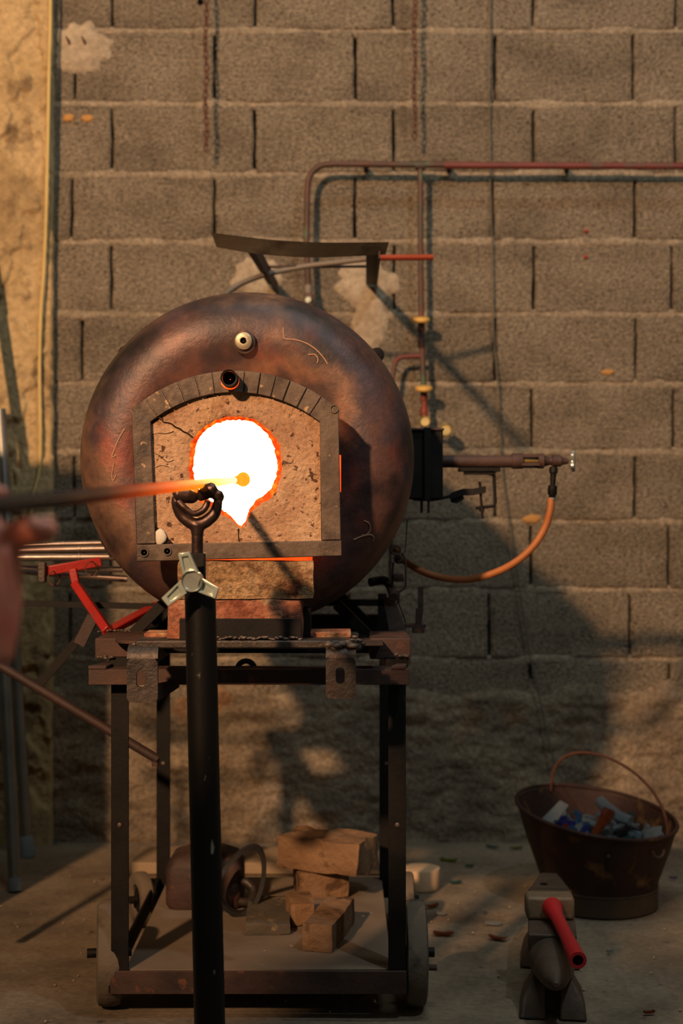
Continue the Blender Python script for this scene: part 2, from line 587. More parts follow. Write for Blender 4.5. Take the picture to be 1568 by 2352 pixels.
random.seed(5)
for c in range(13):
    zt, zb = wz(courses[c]) - .004, wz(courses[c + 1]) + .004
    s = starts[c]
    js = [s + 322 * k + random.uniform(-4, 4) for k in range(-5, 6)]
    if c == 7: js = [q if abs(q - 174) > 30 else 188 for q in js]
    for k in range(len(js) - 1):
        x0, x1 = wx(js[k]) + .0035, wx(js[k + 1]) - .0035
        x0 = max(x0, PIERX - .05)
        x1 = min(x1, 2.5)
        if x1 - x0 < .06:
            continue
        block(x0, x1, zb, zt, c * 31 + k * 7.7).build('concrete_block', 'block', wall, smooth=0)
    # mortar bed under this course
    mb = MB()
    n = 260
    loops = []
    zc = wz(courses[c + 1])
    for i in range(n + 1):
        x = PIERX - .05 + (2.5 - PIERX + .05) * i / n
        y = WY + .002 + .009 * noise.noise(Vector((x * 6, c * 3.3, 1))) + .004 * noise.noise(Vector((x * 33, c, 7)))
        h = .014 + .007 * noise.noise(Vector((x * 11, c * 5.1, 4))) + .003 * noise.noise(Vector((x * 50, c * 5.1, 4)))
        zz = zc + .002 * noise.noise(Vector((x * 8, c * 2.2, 9)))
        loops.append([Vector((x, y + .004, zz - h)), Vector((x, y, zz - h * .5)), Vector((x, y, zz + h * .5)), Vector((x, y + .004, zz + h)), Vector((x, WY + .04, zz + h)), Vector((x, WY + .04, zz - h))])
    mb.loft(loops).build('mortar_joint', 'mortar', wall, smooth=0)

# rough cement render on the lowest part of the wall
mb = MB()
nx, nz = 300, 64
vs, fs = [], []
x0, x1, z0, z1 = PIERX - .05, 2.5, -.02, wz(1560)
for j in range(nz + 1):
    for i in range(nx + 1):
        x = x0 + (x1 - x0) * i / nx
        z = z0 + (z1 - z0) * j / nz
        p = Vector((x * 7, 0, z * 11))
        y = WY - .012 - .012 * noise.noise(p) - .008 * noise.noise(p * 2.6) - .005 * noise.noise(p * 6)
        top = (z1 - z) + .03 * noise.noise(Vector((x * 5, 3, 0)))
        if top < .05:
            y += .03 * (1 - max(top, 0) / .05)
        vs.append((x, y, z))
for j in range(nz):
    for i in range(nx):
        a = j * (nx + 1) + i
        fs.append((a, a + 1, a + nx + 2, a + nx + 1))
mb.add(vs, fs).build('cement_render', 'render', wall, smooth=0)


# pale mortar patches smeared on the blocks
def patch(name, m, px, py, rx, ry, seed, th=.008, y=WY):
    mb = MB()
    n = 48
    c = Vector((wx(px), y, wz(py)))
    loops = []
    for t, o in ((1.0, .004), (.8, -th * .8), (.45, -th), (.15, -th)):
        lp = []
        for k in range(n):
            a = 2 * math.pi * k / n
            rr = t * (1 + .45 * noise.noise(Vector((math.cos(a) * 2.2, math.sin(a) * 2.2, seed))) + .15 * noise.noise(Vector((math.cos(a) * 7, math.sin(a) * 7, seed))))
            lp.append(c + Vector((math.cos(a) * rx / PXM * rr, o + .002 * noise.noise(Vector((k, t * 9, seed))), math.sin(a) * ry / PXM * rr)))
        loops.append(lp)
    mb.loft(loops, False, True)
    return mb.build(name, m, wall, smooth=0)


patch('mortar_patch', 'mortar_pale', 188, 112, 70, 62, 3)
patch('mortar_patch', 'mortar_pale', 850, 740, 42, 75, 8)
patch('mortar_patch', 'mortar_pale', 590, 640, 60, 55, 12)
patch('mortar_patch', 'mortar_pale', 840, 650, 75, 55, 16)
for px, py, rx, ry in ((158, 271, 13, 9), (201, 272, 14, 9), (1222, 1192, 22, 10), (1395, 855, 16, 6)):
    patch('paint_splash', 'paint_mark', px, py, rx, ry, px, .002, WY - .004)
for px, py in ((1346, 531), (1344, 590)):
    patch('paint_speck', 'red_paint', px, py, 4, 5, px + py, .002, WY - .005)
for px, py in ((122, 975), (460, 5)):
    MB().lathe([(.001, 0), (.008, 0), (.009, .004)], (wx(px), WY - .006, wz(py)), (0, 1, 0), 12, True).build('drill_hole', 'black_hole', wall)

# plastered pier at the left
mb = MB()
nx, nz = 64, 520
vs, fs = [], []
x0, x1, z0, z1 = -2.4, at(114, 0, 3.94).x, -.02, 3.0
xs = [-2.4, -1.9, -1.5, -1.2] + [-1.1 + (x1 + 1.1) * i / 76 for i in range(77)]
nx = len(xs)
for j in range(nz + 1):
    z = z0 + (z1 - z0) * j / nz
    for i, x in enumerate(xs):
        p = Vector((x * 5.5, 7, z * 4.2))
        f = noise.noise(p) + .45 * noise.noise(p * 3.1) + .2 * noise.noise(p * 7)
        t = min(max((f - .02) / .05, 0), 1)
        y = 3.94 + .011 * t + .004 * t * noise.noise(p * 9) + .0016 * noise.noise(Vector((x * 60, 1, z * 60)))
        if i == nx - 1:
            x += .004 * noise.noise(Vector((3, 3, z * 14)))
        vs.append((x, y, z))
    vs.append((xs[-1] + .005 * noise.noise(Vector((3, 3, z * 14))), WY + .05, z))
nx += 1
for j in range(nz):
    for i in range(nx - 1):
        a = j * nx + i
        fs.append((a, a + 1, a + nx + 1, a + nx))
pier = mb.add(vs, fs).build('wall_left', 'plaster', kind='structure', smooth=0)
tag(pier, 'flaking cream plaster pier at the left end of the block wall')

# unseen low partition, added to shade the pier and the lower left
MB().box((-1.62, 3.18, .66), (1.5, .16, 1.32)).build('shade_partition', 'block', kind='structure')

# ------------------------------------------------------------------ furnace
FX, FZ = -.179, 1.026
fur = thing('glass_furnace', (FX, 2.9, .70), 'round brown steel glory hole furnace glowing white inside, on the black cart', 'furnace')
prof = [(.126, 2.635), (.135, 2.622), (.16, 2.612), (.185, 2.600), (.205, 2.592), (.23, 2.590), (.255, 2.594), (.278, 2.606), (.298, 2.630), (.310, 2.662), (.317, 2.705), (.3195, 2.76), (.3195, 3.25), (.30, 3.33), (.2, 3.37), (.001, 3.38)]
MB().lathe([(r, y) for r, y in prof], (FX, 0, FZ), (0, 1, 0), 96).build('drum_shell', 'drum', fur, smooth=30)
MB().lathe([(.1265, 2.632), (.122, 2.65), (.13, 2.70), (.13, 3.1), (.10, 3.2), (.001, 3.22)], (FX, 0, FZ), (0, 1, 0), 64).build('chamber_lining', 'furnace_heart', fur, smooth=30)

MB().lathe([(.1255, 2.628), (.134, 2.6165), (.142, 2.614), (.143, 2.617)], (FX, 0, FZ), (0, 1, 0), 64).build('hot_collar', 'gap_glow', fur, smooth=30)

# door: steel frame around a refractory slab with the working hole
DD, DT = 2.465, .065


def dpt(x, y, d=DD): return at(x, y, d)


def dprism(mb, pts, d=DD, t=DT):
    a = [at(x, y, d) for x, y in pts]
    return mb.prism(a, (0, t, 0))


ACX, ACY, RO, RI = 539.5, 1212, 361, 311


def arc(x, r): return (x, ACY - math.sqrt(max(r * r - (x - ACX) ** 2, 0)))


door = dprism(MB(), [(313, 1251), (784, 1241), (785, 1277), (313, 1290)]).build('door', 'frame_steel', fur, bevel=.0015)
dprism(MB(), [(302, 941), (346, 968), (357, 1249), (313, 1250)]).build('door_bar', 'frame_steel', door, bevel=.0015)
dprism(MB(), [(734, 968), (777, 940), (783, 1240.5), (737, 1241)]).build('door_bar', 'frame_steel', door, bevel=.0015)
kerf = [302, 334, 371, 408, 448, 487, 525, 562, 599, 635, 667, 705, 739, 777]
for i in range(13):
    xa, xb = kerf[i], kerf[i + 1]
    gp = 1.2
    o0, o1 = arc(xa + gp, RO), arc(xb - gp, RO)
    om = arc((xa + xb) / 2, RO)

    def inn(o):
        dx, dy = o[0] - ACX, o[1] - ACY
        return (ACX + dx * RI / RO, ACY + dy * RI / RO)
    pts = [o0, om, o1, inn(o1), inn(om), inn(o0)]
    dd = DD + random.uniform(-.001, .0015)
    dprism(MB(), pts, dd, .012).build('arch_segment', 'frame_steel', door, bevel=.001)
# strip behind the sawn arch segments
loops = []
for k in range(41):
    a = math.radians(228.2 + 83.6 * k / 40)
    lp = []
    for r, d in ((RO - 1, DD + .0035), (RI + 1, DD + .0035), (RI + 1, DD + DT), (RO - 1, DD + DT)):
        lp.append(at(ACX + r * math.cos(a), ACY + r * math.sin(a), d))
    loops.append(lp)
MB().loft(loops).build('arch_backing', 'weld', door, smooth=30)

hole = [(545, 964), (563, 965), (581, 969), (597, 979), (611, 993), (622, 1009), (631, 1030), (636, 1052), (638, 1072), (635, 1094), (628, 1113), (616, 1130), (600, 1141), (587, 1152), (573, 1168), (569, 1184), (562, 1200), (553, 1211), (544, 1203), (533, 1189), (517, 1177), (500, 1163), (482, 1150), (464, 1136), (453, 1120), (446, 1102), (443, 1083), (444, 1060), (447, 1036), (452, 1013), (464, 996), (480, 982), (500, 971), (522, 965)]


def resample(poly, n, jit, seed, q=1.0):
    P = [Vector((x, y, 0)) for x, y in poly]
    L = [0]
    for i in range(len(P)):
        L.append(L[-1] + (P[(i + 1) % len(P)] - P[i]).length)
    out = []
    for k in range(n):
        s = L[-1] * k / n
        i = max(j for j in range(len(P)) if L[j] <= s)
        t = (s - L[i]) / (L[i + 1] - L[i])
        p = P[i].lerp(P[(i + 1) % len(P)], t)
        nz_ = noise.noise(Vector((p.x * .11, p.y * .11, seed))) + .6 * noise.noise(Vector((p.x * .3, p.y * .3, seed)))
        d = (p - Vector((541, 1075, 0)))
        out.append(p + d.normalized() * nz_ * jit)
    return out


NH = 140
H1 = resample(hole, NH, 3.0, 2)
C0 = Vector((541, 1075, 0))


def outer_hit(p):
    d = (p - C0).normalized()
    t = 1.0
    while t < 500:
        q = C0 + d * t
        top = ACY - math.sqrt(max((RI + 4) ** 2 - (q.x - ACX) ** 2, 0))
        if q.x < 340 or q.x > 741 or q.y > 1252 or q.y < top:
            return C0 + d * (t - 1)
        t += 1
    return C0 + d * t


HO = [outer_hit(p) for p in H1]
loops = []
for k, t in enumerate((1, .85, .7, .55, .4, .28, .18, .09)):
    lp = []
    for i in range(NH):
        q = H1[i].lerp(HO[i], t)
        d = DD + .010 + .0022 * noise.noise(Vector((q.x * .02, q.y * .02, 3))) + .0016 * noise.noise(Vector((q.x * .08, q.y * .08, 5)))
        if t == .09: d += .002
        lp.append(at(q.x, q.y, d))
    loops.append(lp)
refr = MB().loft(loops, False, False).build('refractory_slab', 'refractory', door, smooth=0)
loops = []
for t, d, g in ((.09, DD + .012, 0), (.0, DD + .016, 0), (-.02, DD + .03, 1), (-.01, DD + .045, 1), (.05, DD + .072, 1)):
    lp = []
    for i in range(NH):
        q = H1[i] + (H1[i] - C0).normalized() * (t * 60)
        if t == .09:
            q = H1[i].lerp(HO[i], .11)
        lp.append(at(q.x, q.y, d + .003 * noise.noise(Vector((i * .7, t * 30, 1))) * g))
    loops.append(lp)
MB().loft(loops, False, False).build('glowing_rim', 'hot_edge', door, smooth=0)


def crack(pts, r=.0011):
    P = [at(x, y, DD + .0085) for x, y in pts]
    Q = []
    for p in smooth_pts(P, 4):
        Q.append(p + noise.noise_vector(p * 90) * .0016 * Vector((1, 0, 1)).length)
    for q in Q: q.y = DD + .0095
    MB().tube(Q, r, 5).build('crack', 'crack', door)


crack([(348, 978), (351, 968), (366, 963), (376, 970), (392, 973), (408, 982), (424, 993), (441, 1003)], .0014)
crack([(374, 966), (371, 955), (373, 946)], .0013)
crack([(350, 1000), (362, 994), (380, 997), (398, 990)], .0007)
crack([(352, 1040), (368, 1048), (384, 1060), (400, 1056)], .0006)
crack([(356, 1075), (372, 1069), (388, 1074)], .0006)
crack([(549, 1214), (548, 1226), (551, 1243)], .0014)
MB().blob(at(369, 1234, DD + .004), .0105, 4, .35, 2, (1, .5, 1.35)).build('mortar_chip', 'pale_chip', door, smooth=0)
MB().prism([at(357, 1207, DD + .006), at(398, 1249, DD + .006), at(357, 1249, DD + .006)], (0, .004, 0)).build('corner_gap', 'crack', door)
for x, y in ((331, 1269), (384, 1266), (767, 939)):
    MB().lathe([(.0082, .0005), (.0078, -.0025), (.0055, -.0025), (.005, .0), (.001, .0)], at(x, y, DD), (0, 1, 0), 16).build('rivet', 'frame_steel', door)
# hinge post that carries the door off the drum
MB().pbox(318, 330, 1000, 1230, DD + DT - .005, 2.62).build('door_mount', 'dark_steel', door)
MB().pbox(752, 764, 1000, 1230, DD + DT - .005, 2.62).build('door_mount', 'dark_steel', door)

MB().pbox(470, 717, 1276, 1289, DD + DT - .012, DD + DT + .002).build('sill_glow', 'gap_glow', door)  # glowing strip added for furnace light leaking under the door
MB().pbox(770, 783, 1045, 1130, DD + DT - .004, DD + DT + .004).build('jamb_glow', 'gap_glow', door)  # the same leaked glow, put in along the door's right edge

# peephole pipe with a glowing disc added for furnace light in the gap
pp = MB().lathe([(.0115, .0), (.0145, -.001), (.0148, .02), (.0148, .18), (.0115, .18), (.0115, .005)], at(525.5, 868, 2.43), (0, 1, 0), 28).build('peephole_pipe', 'dark_steel', fur)
MB().lathe([(.0115, .03), (.001, .03)], at(525.5, 868, 2.43), (0, 1, 0), 20).build('pipe_bore', 'black_hole', pp)
MB().lathe([(.016, 0), (.001, -.0005)], at(528, 874, 2.463), (0, 1, 0), 24).build('gap_glow', 'gap_glow', pp)
# bolt with washers on the dome
bo = at(560, 785, 2.59)
bt = MB().lathe([(.021, .006), (.021, -.008), (.018, -.010), (.001, -.010)], bo, (0, 1, 0), 28).build('bolt_flange', 'rust_steel', fur)
MB().lathe([(.0155, -.008), (.0155, -.0165), (.0135, -.018), (.006, -.018), (.0055, -.012), (.0, -.012)], bo, (0, 1, 0), 28).build('brass_bush', 'washer_brass', bt)
MB().lathe([(.0052, -.0125), (.0005, -.0125)], bo, (0, 1, 0), 16).build('bush_bore', 'black_hole', bt)
# lifting lugs
for x, y, s in ((289, 811, -1), (865, 815, 1)):
    p = at(x, y, 2.80)
    rad = Vector((p.x - FX, 0, p.z - FZ)).normalized()
    lg = MB().tube([p - rad * .03 + Vector((0, .02, 0)), p - rad * .006 + Vector((0, .004, 0)), p + rad * .004], [.010, .0115, .011], 14).build('lifting_lug', 'dark_steel', fur)
    MB().lathe([(.0135, .010), (.0145, -.004), (.0125, -.009), (.008, -.010), (.001, -.010)], p, (-s * .25, 1, .1), 18).build('lug_bolt', 'dark_steel', lg)
MB().pbox(561, 620, 694, 700, 2.86, 2.93).build('top_flap', 'dark_steel', fur)
# clip plate on the left flank
MB().prism([at(222, 1229, 2.84), at(232, 1228, 2.84), at(264, 1280, 2.84), at(252, 1281, 2.84)], (0, .05, 0)).build('side_clip', 'dark_steel', fur)


# chalk strokes on the dome
def on_drum(px, py):
    d = 2.6
    for _ in range(12):
        p = at(px, py, d)
        r = math.hypot(p.x - FX, p.z - FZ)
        best = 2.6
        for (r0, y0), (r1, y1) in zip(prof[:11], prof[1:12]):
            if r0 <= r <= r1:
                best = y0 + (y1 - y0) * (r - r0) / (r1 - r0)
        d = best - .0008
    return at(px, py, d)


for pts in ([(650, 752), (651, 768), (654, 778), (676, 780), (700, 787), (722, 800), (740, 818), (752, 836)], [(708, 815), (722, 814), (730, 824), (728, 834)], [(836, 1196), (847, 1202), (850, 1216), (842, 1228), (830, 1230)], [(812, 1240), (830, 1232), (850, 1228), (858, 1234), (856, 1242)], [(286, 985), (272, 1010), (262, 1035), (257, 1050), (266, 1046)], [(262, 1062), (257, 1090), (260, 1104), (267, 1090)]):
    P = [on_drum(x, y) for x, y in pts]
    MB().tube(smooth_pts(P, 5), .0013, 5).build('chalk_stroke', 'chalk', fur)

# burner on the right flank
BD = 2.98
box_ = MB().pbox(938, 1017, 987, 1146, BD - .07, BD + .07).build('burner_box', 'dark_steel', fur, bevel=.003)
MB().pbox(974, 989, 982, 1150, BD - .078, BD - .069).build('box_strap', 'dark_steel', box_, bevel=.001)
MB().pbox(938, 1020, 983, 988, BD - .075, BD + .075).build('box_lid', 'rust_steel', box_, bevel=.001)
for x in (968, 984):
    MB().cyl(at(x, 1145, BD - .06), at(x, 1178, BD - .06), .0028, 8).build('strap_bolt', 'rust_steel', box_)
bp = MB().cyl(at(1015, 1060, BD), at(1178, 1060, BD), .0128, 20).build('burner_pipe', 'rust_steel', fur)
ax = Vector((1, 0, 0))
o = at(1175, 1059, BD)
k = BD / F
MB().lathe([(.0, 0), (17 * k, 0), (18 * k, 3 * k), (18 * k, 22 * k), (17 * k, 24 * k)], o, ax, 24).build('air_mixer', 'rust_steel', bp)
for a in range(4):
    an = a * math.pi / 2 + .55
    c = o + Vector((42 * k, math.cos(an) * 14.5 * k, math.sin(an) * 14.5 * k))
    MB().box(c, (42 * k, 7 * k, 7 * k)).build('mixer_rib', 'rust_steel', bp)
MB().lathe([(.0, 60 * k), (17 * k, 60 * k), (17.5 * k, 72 * k), (12 * k, 76 * k), (9 * k, 88 * k), (10 * k, 92 * k), (13 * k, 94 * k), (13 * k, 112 * k), (9 * k, 116 * k), (6 * k, 130 * k), (0, 130 * k)], o, ax, 24).build('gas_nozzle', 'rust_steel', bp)
MB().lathe([(0, 20 * k), (6 * k, 20 * k), (3 * k, 60 * k), (0, 60 * k)], o, ax, 12).build('mixer_jet', 'brass', bp)
wc = o + Vector((140 * k, 0, 0))
hw = MB()
N5 = 30
lp0, lp1 = [], []
for j in range(N5):
    a = 2 * math.pi * j / N5
    r = (22 + 4.5 * math.cos(5 * a)) * k
    lp0.append(wc + Vector((-4 * k, math.cos(a) * r, math.sin(a) * r)))
    lp1.append(wc + Vector((5 * k, math.cos(a) * r, math.sin(a) * r)))
hw.loft([lp0, lp1])
rz = Matrix.Rotation(R(-14), 3, 'Z')
hw.v = [wc + rz @ (p - wc) for p in hw.v]
hw.build('star_handwheel', 'chrome', bp, bevel=.002)
MB().lathe([(7 * k, -2 * k), (7 * k, 10 * k), (0, 10 * k)], at(1271, 1082, BD), (0, 0, 1), 14).build('valve_tee', 'rust_steel', bp)
MB().lathe([(8 * k, 0), (10 * k, 4 * k), (10 * k, 14 * k), (7 * k, 16 * k), (6 * k, 42 * k), (10.5 * k, 44 * k), (11 * k, 62 * k), (8 * k, 66 * k), (7 * k, 78 * k), (0, 78 * k)], at(1271, 1072, BD), (-.05, 0, -1), 16).build('hose_elbow', 'dark_steel', bp)
MB().lathe([(8.5 * k, 0), (8.5 * k, 5 * k), (0, 5 * k)], at(1266, 1143, BD), (0, 0, -1), 16).build('hose_ferrule', 'chrome', bp)
# clamp under the burner
cl = MB().pbox(1054, 1149, 1074, 1083, BD - .015, BD + .015).build('clamp_plate', 'dark_steel', fur, bevel=.001)
MB().pbox(1066, 1138, 1083, 1090, BD - .01, BD + .01).build('clamp_pad', 'dark_steel', cl)
MB().tube([at(1120, 1087, BD), at(1131, 1089, BD), at(1134, 1094, BD), at(1137, 1155, BD), at(1133, 1162, BD), at(1092, 1167, BD)], .0036, 10).build('clamp_hook', 'dark_steel', cl)
MB().cyl(at(1101, 1106, BD - .005), at(1108, 1192, BD - .005), .0028, 8).build('clamp_screw', 'dark_steel', cl)
MB().lathe([(0, 0), (6 * k, 0), (6 * k, 7 * k), (0, 7 * k)], at(1106, 1168, BD - .005), (0, 0, -1), 6).build('clamp_nut', 'dark_steel', cl)
sup = [at(948, 1146, BD - .04), at(990, 1148, BD - .03), at(1030, 1141, BD - .01), at(1060, 1131, BD), at(1085, 1130, BD), at(1114, 1124, BD)]
mb = MB()
lps = []
for i, p in enumerate(smooth_pts(sup, 4)):
    hw_ = .003 + (.004 if i > 8 else 0)
    lps.append([p + Vector((0, -.014, -hw_)), p + Vector((0, .014, -hw_)), p + Vector((0, .014, hw_)), p + Vector((0, -.014, hw_))])
mb.loft(lps).build('support_arm', 'dark_steel', cl)
MB().prism([at(1034, 1142, BD - .012), at(1062, 1133, BD - .012), at(1066, 1146, BD - .012), at(1050, 1156, BD - .012), at(1037, 1154, BD - .012)], (0, .02, 0)).build('wing_nut', 'dark_steel', cl)

# ------------------------------------------------------------------ cart
CT = at(0, 2222, 2.6).z
cart = thing('furnace_cart', (at(595, 0, 2.9).x, 2.92, 0), 'black welded steel cart on four wheels carrying the furnace', 'cart')
LX, RX = at(278, 0, 2.6).x, at(911, 0, 2.6).x
FY, BY = 2.60, 3.23
legtop = at(0, 1560, 2.6).z
for x, y, s in ((LX, FY, -1), (RX, FY, 1), (LX, BY, -1), (RX, BY, 1)):
    wleg = .032 if y == FY else .031
    mb = MB()
    mb.box((x, y - .013, (CT - .04 + legtop) / 2), (wleg, .005, legtop - CT + .04))
    mb.box((x + s * (wleg / 2 - .0025), y, (CT - .04 + legtop) / 2), (.005, .03, legtop - CT + .04))
    lg = mb.build('leg', 'dark_steel', cart, bevel=.001)
    MB().lathe([(.0, -.003), (.004, -.002), (.0045, 0)], (x, y - .0158, at(0, 1890, 2.6).z), (0, 1, 0), 10).build('leg_hole', 'weld', lg)
zt = CT - .002
MB().box(((LX + RX) / 2, (FY + BY) / 2, CT - .003), (RX - LX - .02, BY - FY + .02, .006)).build('shelf', 'shelf_plate', cart)
for y in (FY - .016, BY + .016):
    MB().box(((LX + RX) / 2, y, CT - .022), (RX - LX + .034, .005, .042)).build('base_rail', 'rust_steel', cart, bevel=.001)
for x in (LX - .018, RX + .018):
    MB().box((x, (FY + BY) / 2, CT - .022), (.005, BY - FY + .03, .042)).build('base_rail', 'dark_steel', cart, bevel=.001)
# top frame
ang = MB()
a0, a1 = at(203, 1537, 2.55), at(940, 1573, 2.55)
ang.box(((a0.x + a1.x) / 2, 2.553, (a0.z + a1.z) / 2), (a1.x - a0.x, .006, a0.z - a1.z))
ang.box(((a0.x + a1.x) / 2, 2.58, a0.z - .003), (a1.x - a0.x, .055, .006))
ang.build('front_angle', 'rust_steel', cart, bevel=.001)
for x0_, x1_ in ((202, 254), (898, 941)):
    b0, b1 = at(x0_, 1537, 2.548), at(x1_, 1537, 2.548)
    mb = MB()
    mb.add([b0 + Vector((0, 0, .006)), b1 + Vector((-.008, 0, .006)), Vector((b1.x + .008, 2.68, b0.z + .006)), Vector((b0.x + .035, 2.68, b0.z + .006)),
            b0 + Vector((0, 0, .0)), b1 + Vector((-.008, 0, .0)), Vector((b1.x + .008, 2.68, b0.z)), Vector((b0.x + .035, 2.68, b0.z))],
           [(0, 1, 2, 3), (7, 6, 5, 4), (0, 4, 5, 1), (1, 5, 6, 2), (2, 6, 7, 3), (3, 7, 4, 0)])
    mb.build('corner_strap', 'rust_steel', cart, bevel=.001)
u0, u1 = at(218, 1466, 2.61), at(943, 1514, 2.61)
for xa, xb in ((u0.x, u0.x + .115), (u1.x - .075, u1.x)):
    MB().box(((xa + xb) / 2, 2.69, (u0.z + u1.z) / 2), (xb - xa, .16, u0.z - u1.z)).build('frame_block', 'rust_steel', cart, bevel=.002)
MB().box(((u0.x + u1.x) / 2, 2.72, (u0.z + u1.z) / 2), (u1.x - u0.x - .04, .04, u0.z - u1.z - .01)).build('cross_beam', 'dark_steel', cart)
MB().box(((u0.x + u1.x) / 2, 3.22, (u0.z + u1.z) / 2), (u1.x - u0.x, .04, u0.z - u1.z)).build('cross_beam', 'dark_steel', cart)
for x in (LX, RX):
    MB().box((x, 2.92, .635), (.04, .66, .05)).build('side_rail', 'dark_steel', cart)
# saddles under the drum
for y in (2.78, 3.18):
    for s in (-1, 1):
        c = Vector((FX + s * .2, y, .72))
        MB().bar(Vector((FX + s * .17, y, .745)), Vector((FX + s * .24, y, .675)), .04, .02).build('drum_saddle', 'dark_steel', cart)
MB().box((FX, 2.95, .65), (.50, .30, .006)).build('heat_plate', 'dark_steel', cart)
# front plate, its raised strips and rounded ears
MB().lathe([(.0, 0), (.052, 0), (.052, .006), (0, .006)], at(330, 1474, 2.60), (0, 0, 1), 30).build('ear_plate', 'rust_steel', cart, bevel=.001)
MB().pbox(822, 880, 1478, 1484, 2.54, 2.66).build('ear_plate', 'rust_steel', cart, bevel=.001)
pl = MB().pbox(310, 805, 1471, 1490, 2.415, 2.56)
pl.build('front_plate', 'forged_steel', cart, bevel=.003)
MB().pbox(330, 412, 1455, 1466, 2.48, 2.55).rough(.002, 60).build('raised_strip', 'firebrick_red', cart, bevel=.002)
MB().pbox(706, 806, 1451, 1466, 2.48, 2.55).rough(.002, 60).build('raised_strip', 'firebrick_red', cart, bevel=.002)
ra = MB().pbox(412, 692, 1421, 1470, 2.425, 2.432)
ra.build('brick_stop', 'dark_steel', cart, bevel=.001)
MB().pbox(694, 713, 1398, 1470, 2.47, 2.55).build('brick_stop', 'dark_steel', cart, bevel=.001)


def bracket(x0, x1, y0, y1, sx, sy, d, th=.009):
    """bent strap with an oblong slot"""
    n = 32
    slot, rim = [], []
    for k in range(n):
        a = 2 * math.pi * k / n + math.pi / n
        ca, sa = math.cos(a), math.sin(a)
        slot.append((sx + 10.5 * ca, sy + 10.5 * sa + (9 if sa > 0 else -9)))
        m = max(abs(ca), abs(sa))
        qx, qy = ca / m, sa / m
        rim.append(((x0 + x1) / 2 + qx * (x1 - x0) / 2, (y0 + 30 + y1) / 2 + qy * (y1 - y0 - 30) / 2))
    mb = MB()
    fr = [at(x, y, d) for x, y in rim]
    fs_ = [at(x, y, d) for x, y in slot]
    off = Vector((0, th, 0))
    mb.loft([fr, fs_, [p + off for p in fs_], [p + off for p in fr], fr], False, False)
    # bent top
    loops = []
    for k in range(7):
        a = k / 6 * math.pi / 2
        yy = y0 + 30 - 30 * math.sin(a)
        dd_ = d + .028 * (1 - math.cos(a))
        p0, p1 = at(x0, yy, d), at(x1, yy, d)
        nrm = Vector((0, math.cos(a), -math.sin(a))) * th
        p0.y = p1.y = dd_
        loops.append([p0, p1, p1 + nrm, p0 + nrm])
    mb.loft(loops)
    return mb.build('slotted_bracket', 'forged_steel', cart, smooth=35)


bracket(291, 362, 1483, 1614, 323, 1560, 2.40)
bracket(748, 817, 1481, 1605, 781, 1552, 2.40)
MB().prism([at(362, 1577, 2.41), at(362, 1612, 2.41), at(412, 1578, 2.60), at(412, 1568, 2.60)], (0, 0, .006)).build('bracket_gusset', 'rust_steel', cart)
random.seed(21)


def weld_row(a, b, n, r, rad=.5):
    mb = MB()
    for i in range(n):
        p = a.lerp(b, (i + .5) / n) + Vector((random.uniform(-1, 1), random.uniform(-1, 1), random.uniform(-1, 1))) * r * rad
        mb.blob(p, r * random.uniform(.7, 1.2), i + n, .5, 1, (1.4, 1, .7))
    o = mb.build('weld_bead', 'weld', cart, smooth=0)
    return o


weld_row(at(455, 1466, 2.42), at(692, 1466, 2.42), 34, .0038)
weld_row(at(300, 1484, 2.425), at(362, 1482, 2.425), 12, .0055)
weld_row(at(752, 1486, 2.41), at(814, 1478, 2.415), 18, .0075, .9)
weld_row(at(808, 1468, 2.45), at(832, 1474, 2.5), 10, .006, .9)
weld_row(at(222, 1509, 2.585), at(258, 1510, 2.585), 7, .004)
weld_row(at(904, 1503, 2.585), at(935, 1505, 2.585), 7, .004)
weld_row(at(225, 1450, 2.74), at(300, 1448, 2.74), 12, .003)
MB().tube([at(565 + 20 * math.cos(a), 1538 + 20 * math.sin(a), 2.6) for a in [i * math.pi / 8 for i in range(16)]], .005, 8, closed=True).build('ring_bolt', 'dark_steel', cart)


def wheel(x, y, r, wd, steer=0):
    c = Vector((x, y, r))
    rot = Matrix.Rotation(R(steer), 3, 'Z')
    ax = rot @ Vector((1, 0, 0))
    mb = MB().lathe([(r * .55, -wd * .42), (r * .88, -wd * .5), (r * .97, -wd * .42), (r, -wd * .2), (r, wd * .2), (r * .97, wd * .42), (r * .88, wd * .5), (r * .55, wd * .42), (r * .5, wd * .2), (r * .5, -wd * .2), (r * .55, -wd * .42)], c, ax, 40)
    t = mb.build('wheel', 'tyre', cart, smooth=35)
    MB().lathe([(0, -wd * .3), (r * .5, -wd * .25), (r * .5, wd * .25), (0, wd * .3)], c, ax, 32).build('wheel_disc', 'dark_steel', t)
    MB().cyl(c - ax * wd * .9, c + ax * wd * .9, .009, 12).build('axle', 'dark_steel', t)
    return t


wheel(at(240, 0, 2.62).x, 2.675, .097, .046, 9)
wheel(at(957, 0, 2.62).x, 2.675, .097, .040, 0)
wheel(LX - .045, 3.18, .06, .03, 25)
wheel(RX + .045, 3.18, .06, .03, 0)
for x in (LX - .02, RX + .02):
    MB().box((x, 2.675, CT - .02), (.025, .09, .05)).build('wheel_bracket', 'dark_steel', cart)
    MB().box((x, 3.18, CT - .02), (.025, .07, .05)).build('wheel_bracket', 'dark_steel', cart)
MB().cyl(at(985, 2222, 2.66), at(1003, 2222, 2.66), .006, 8).build('axle_pin', 'rust_steel', cart)

# ------------------------------------------------------------------ bricks at the furnace mouth
random.seed(3)


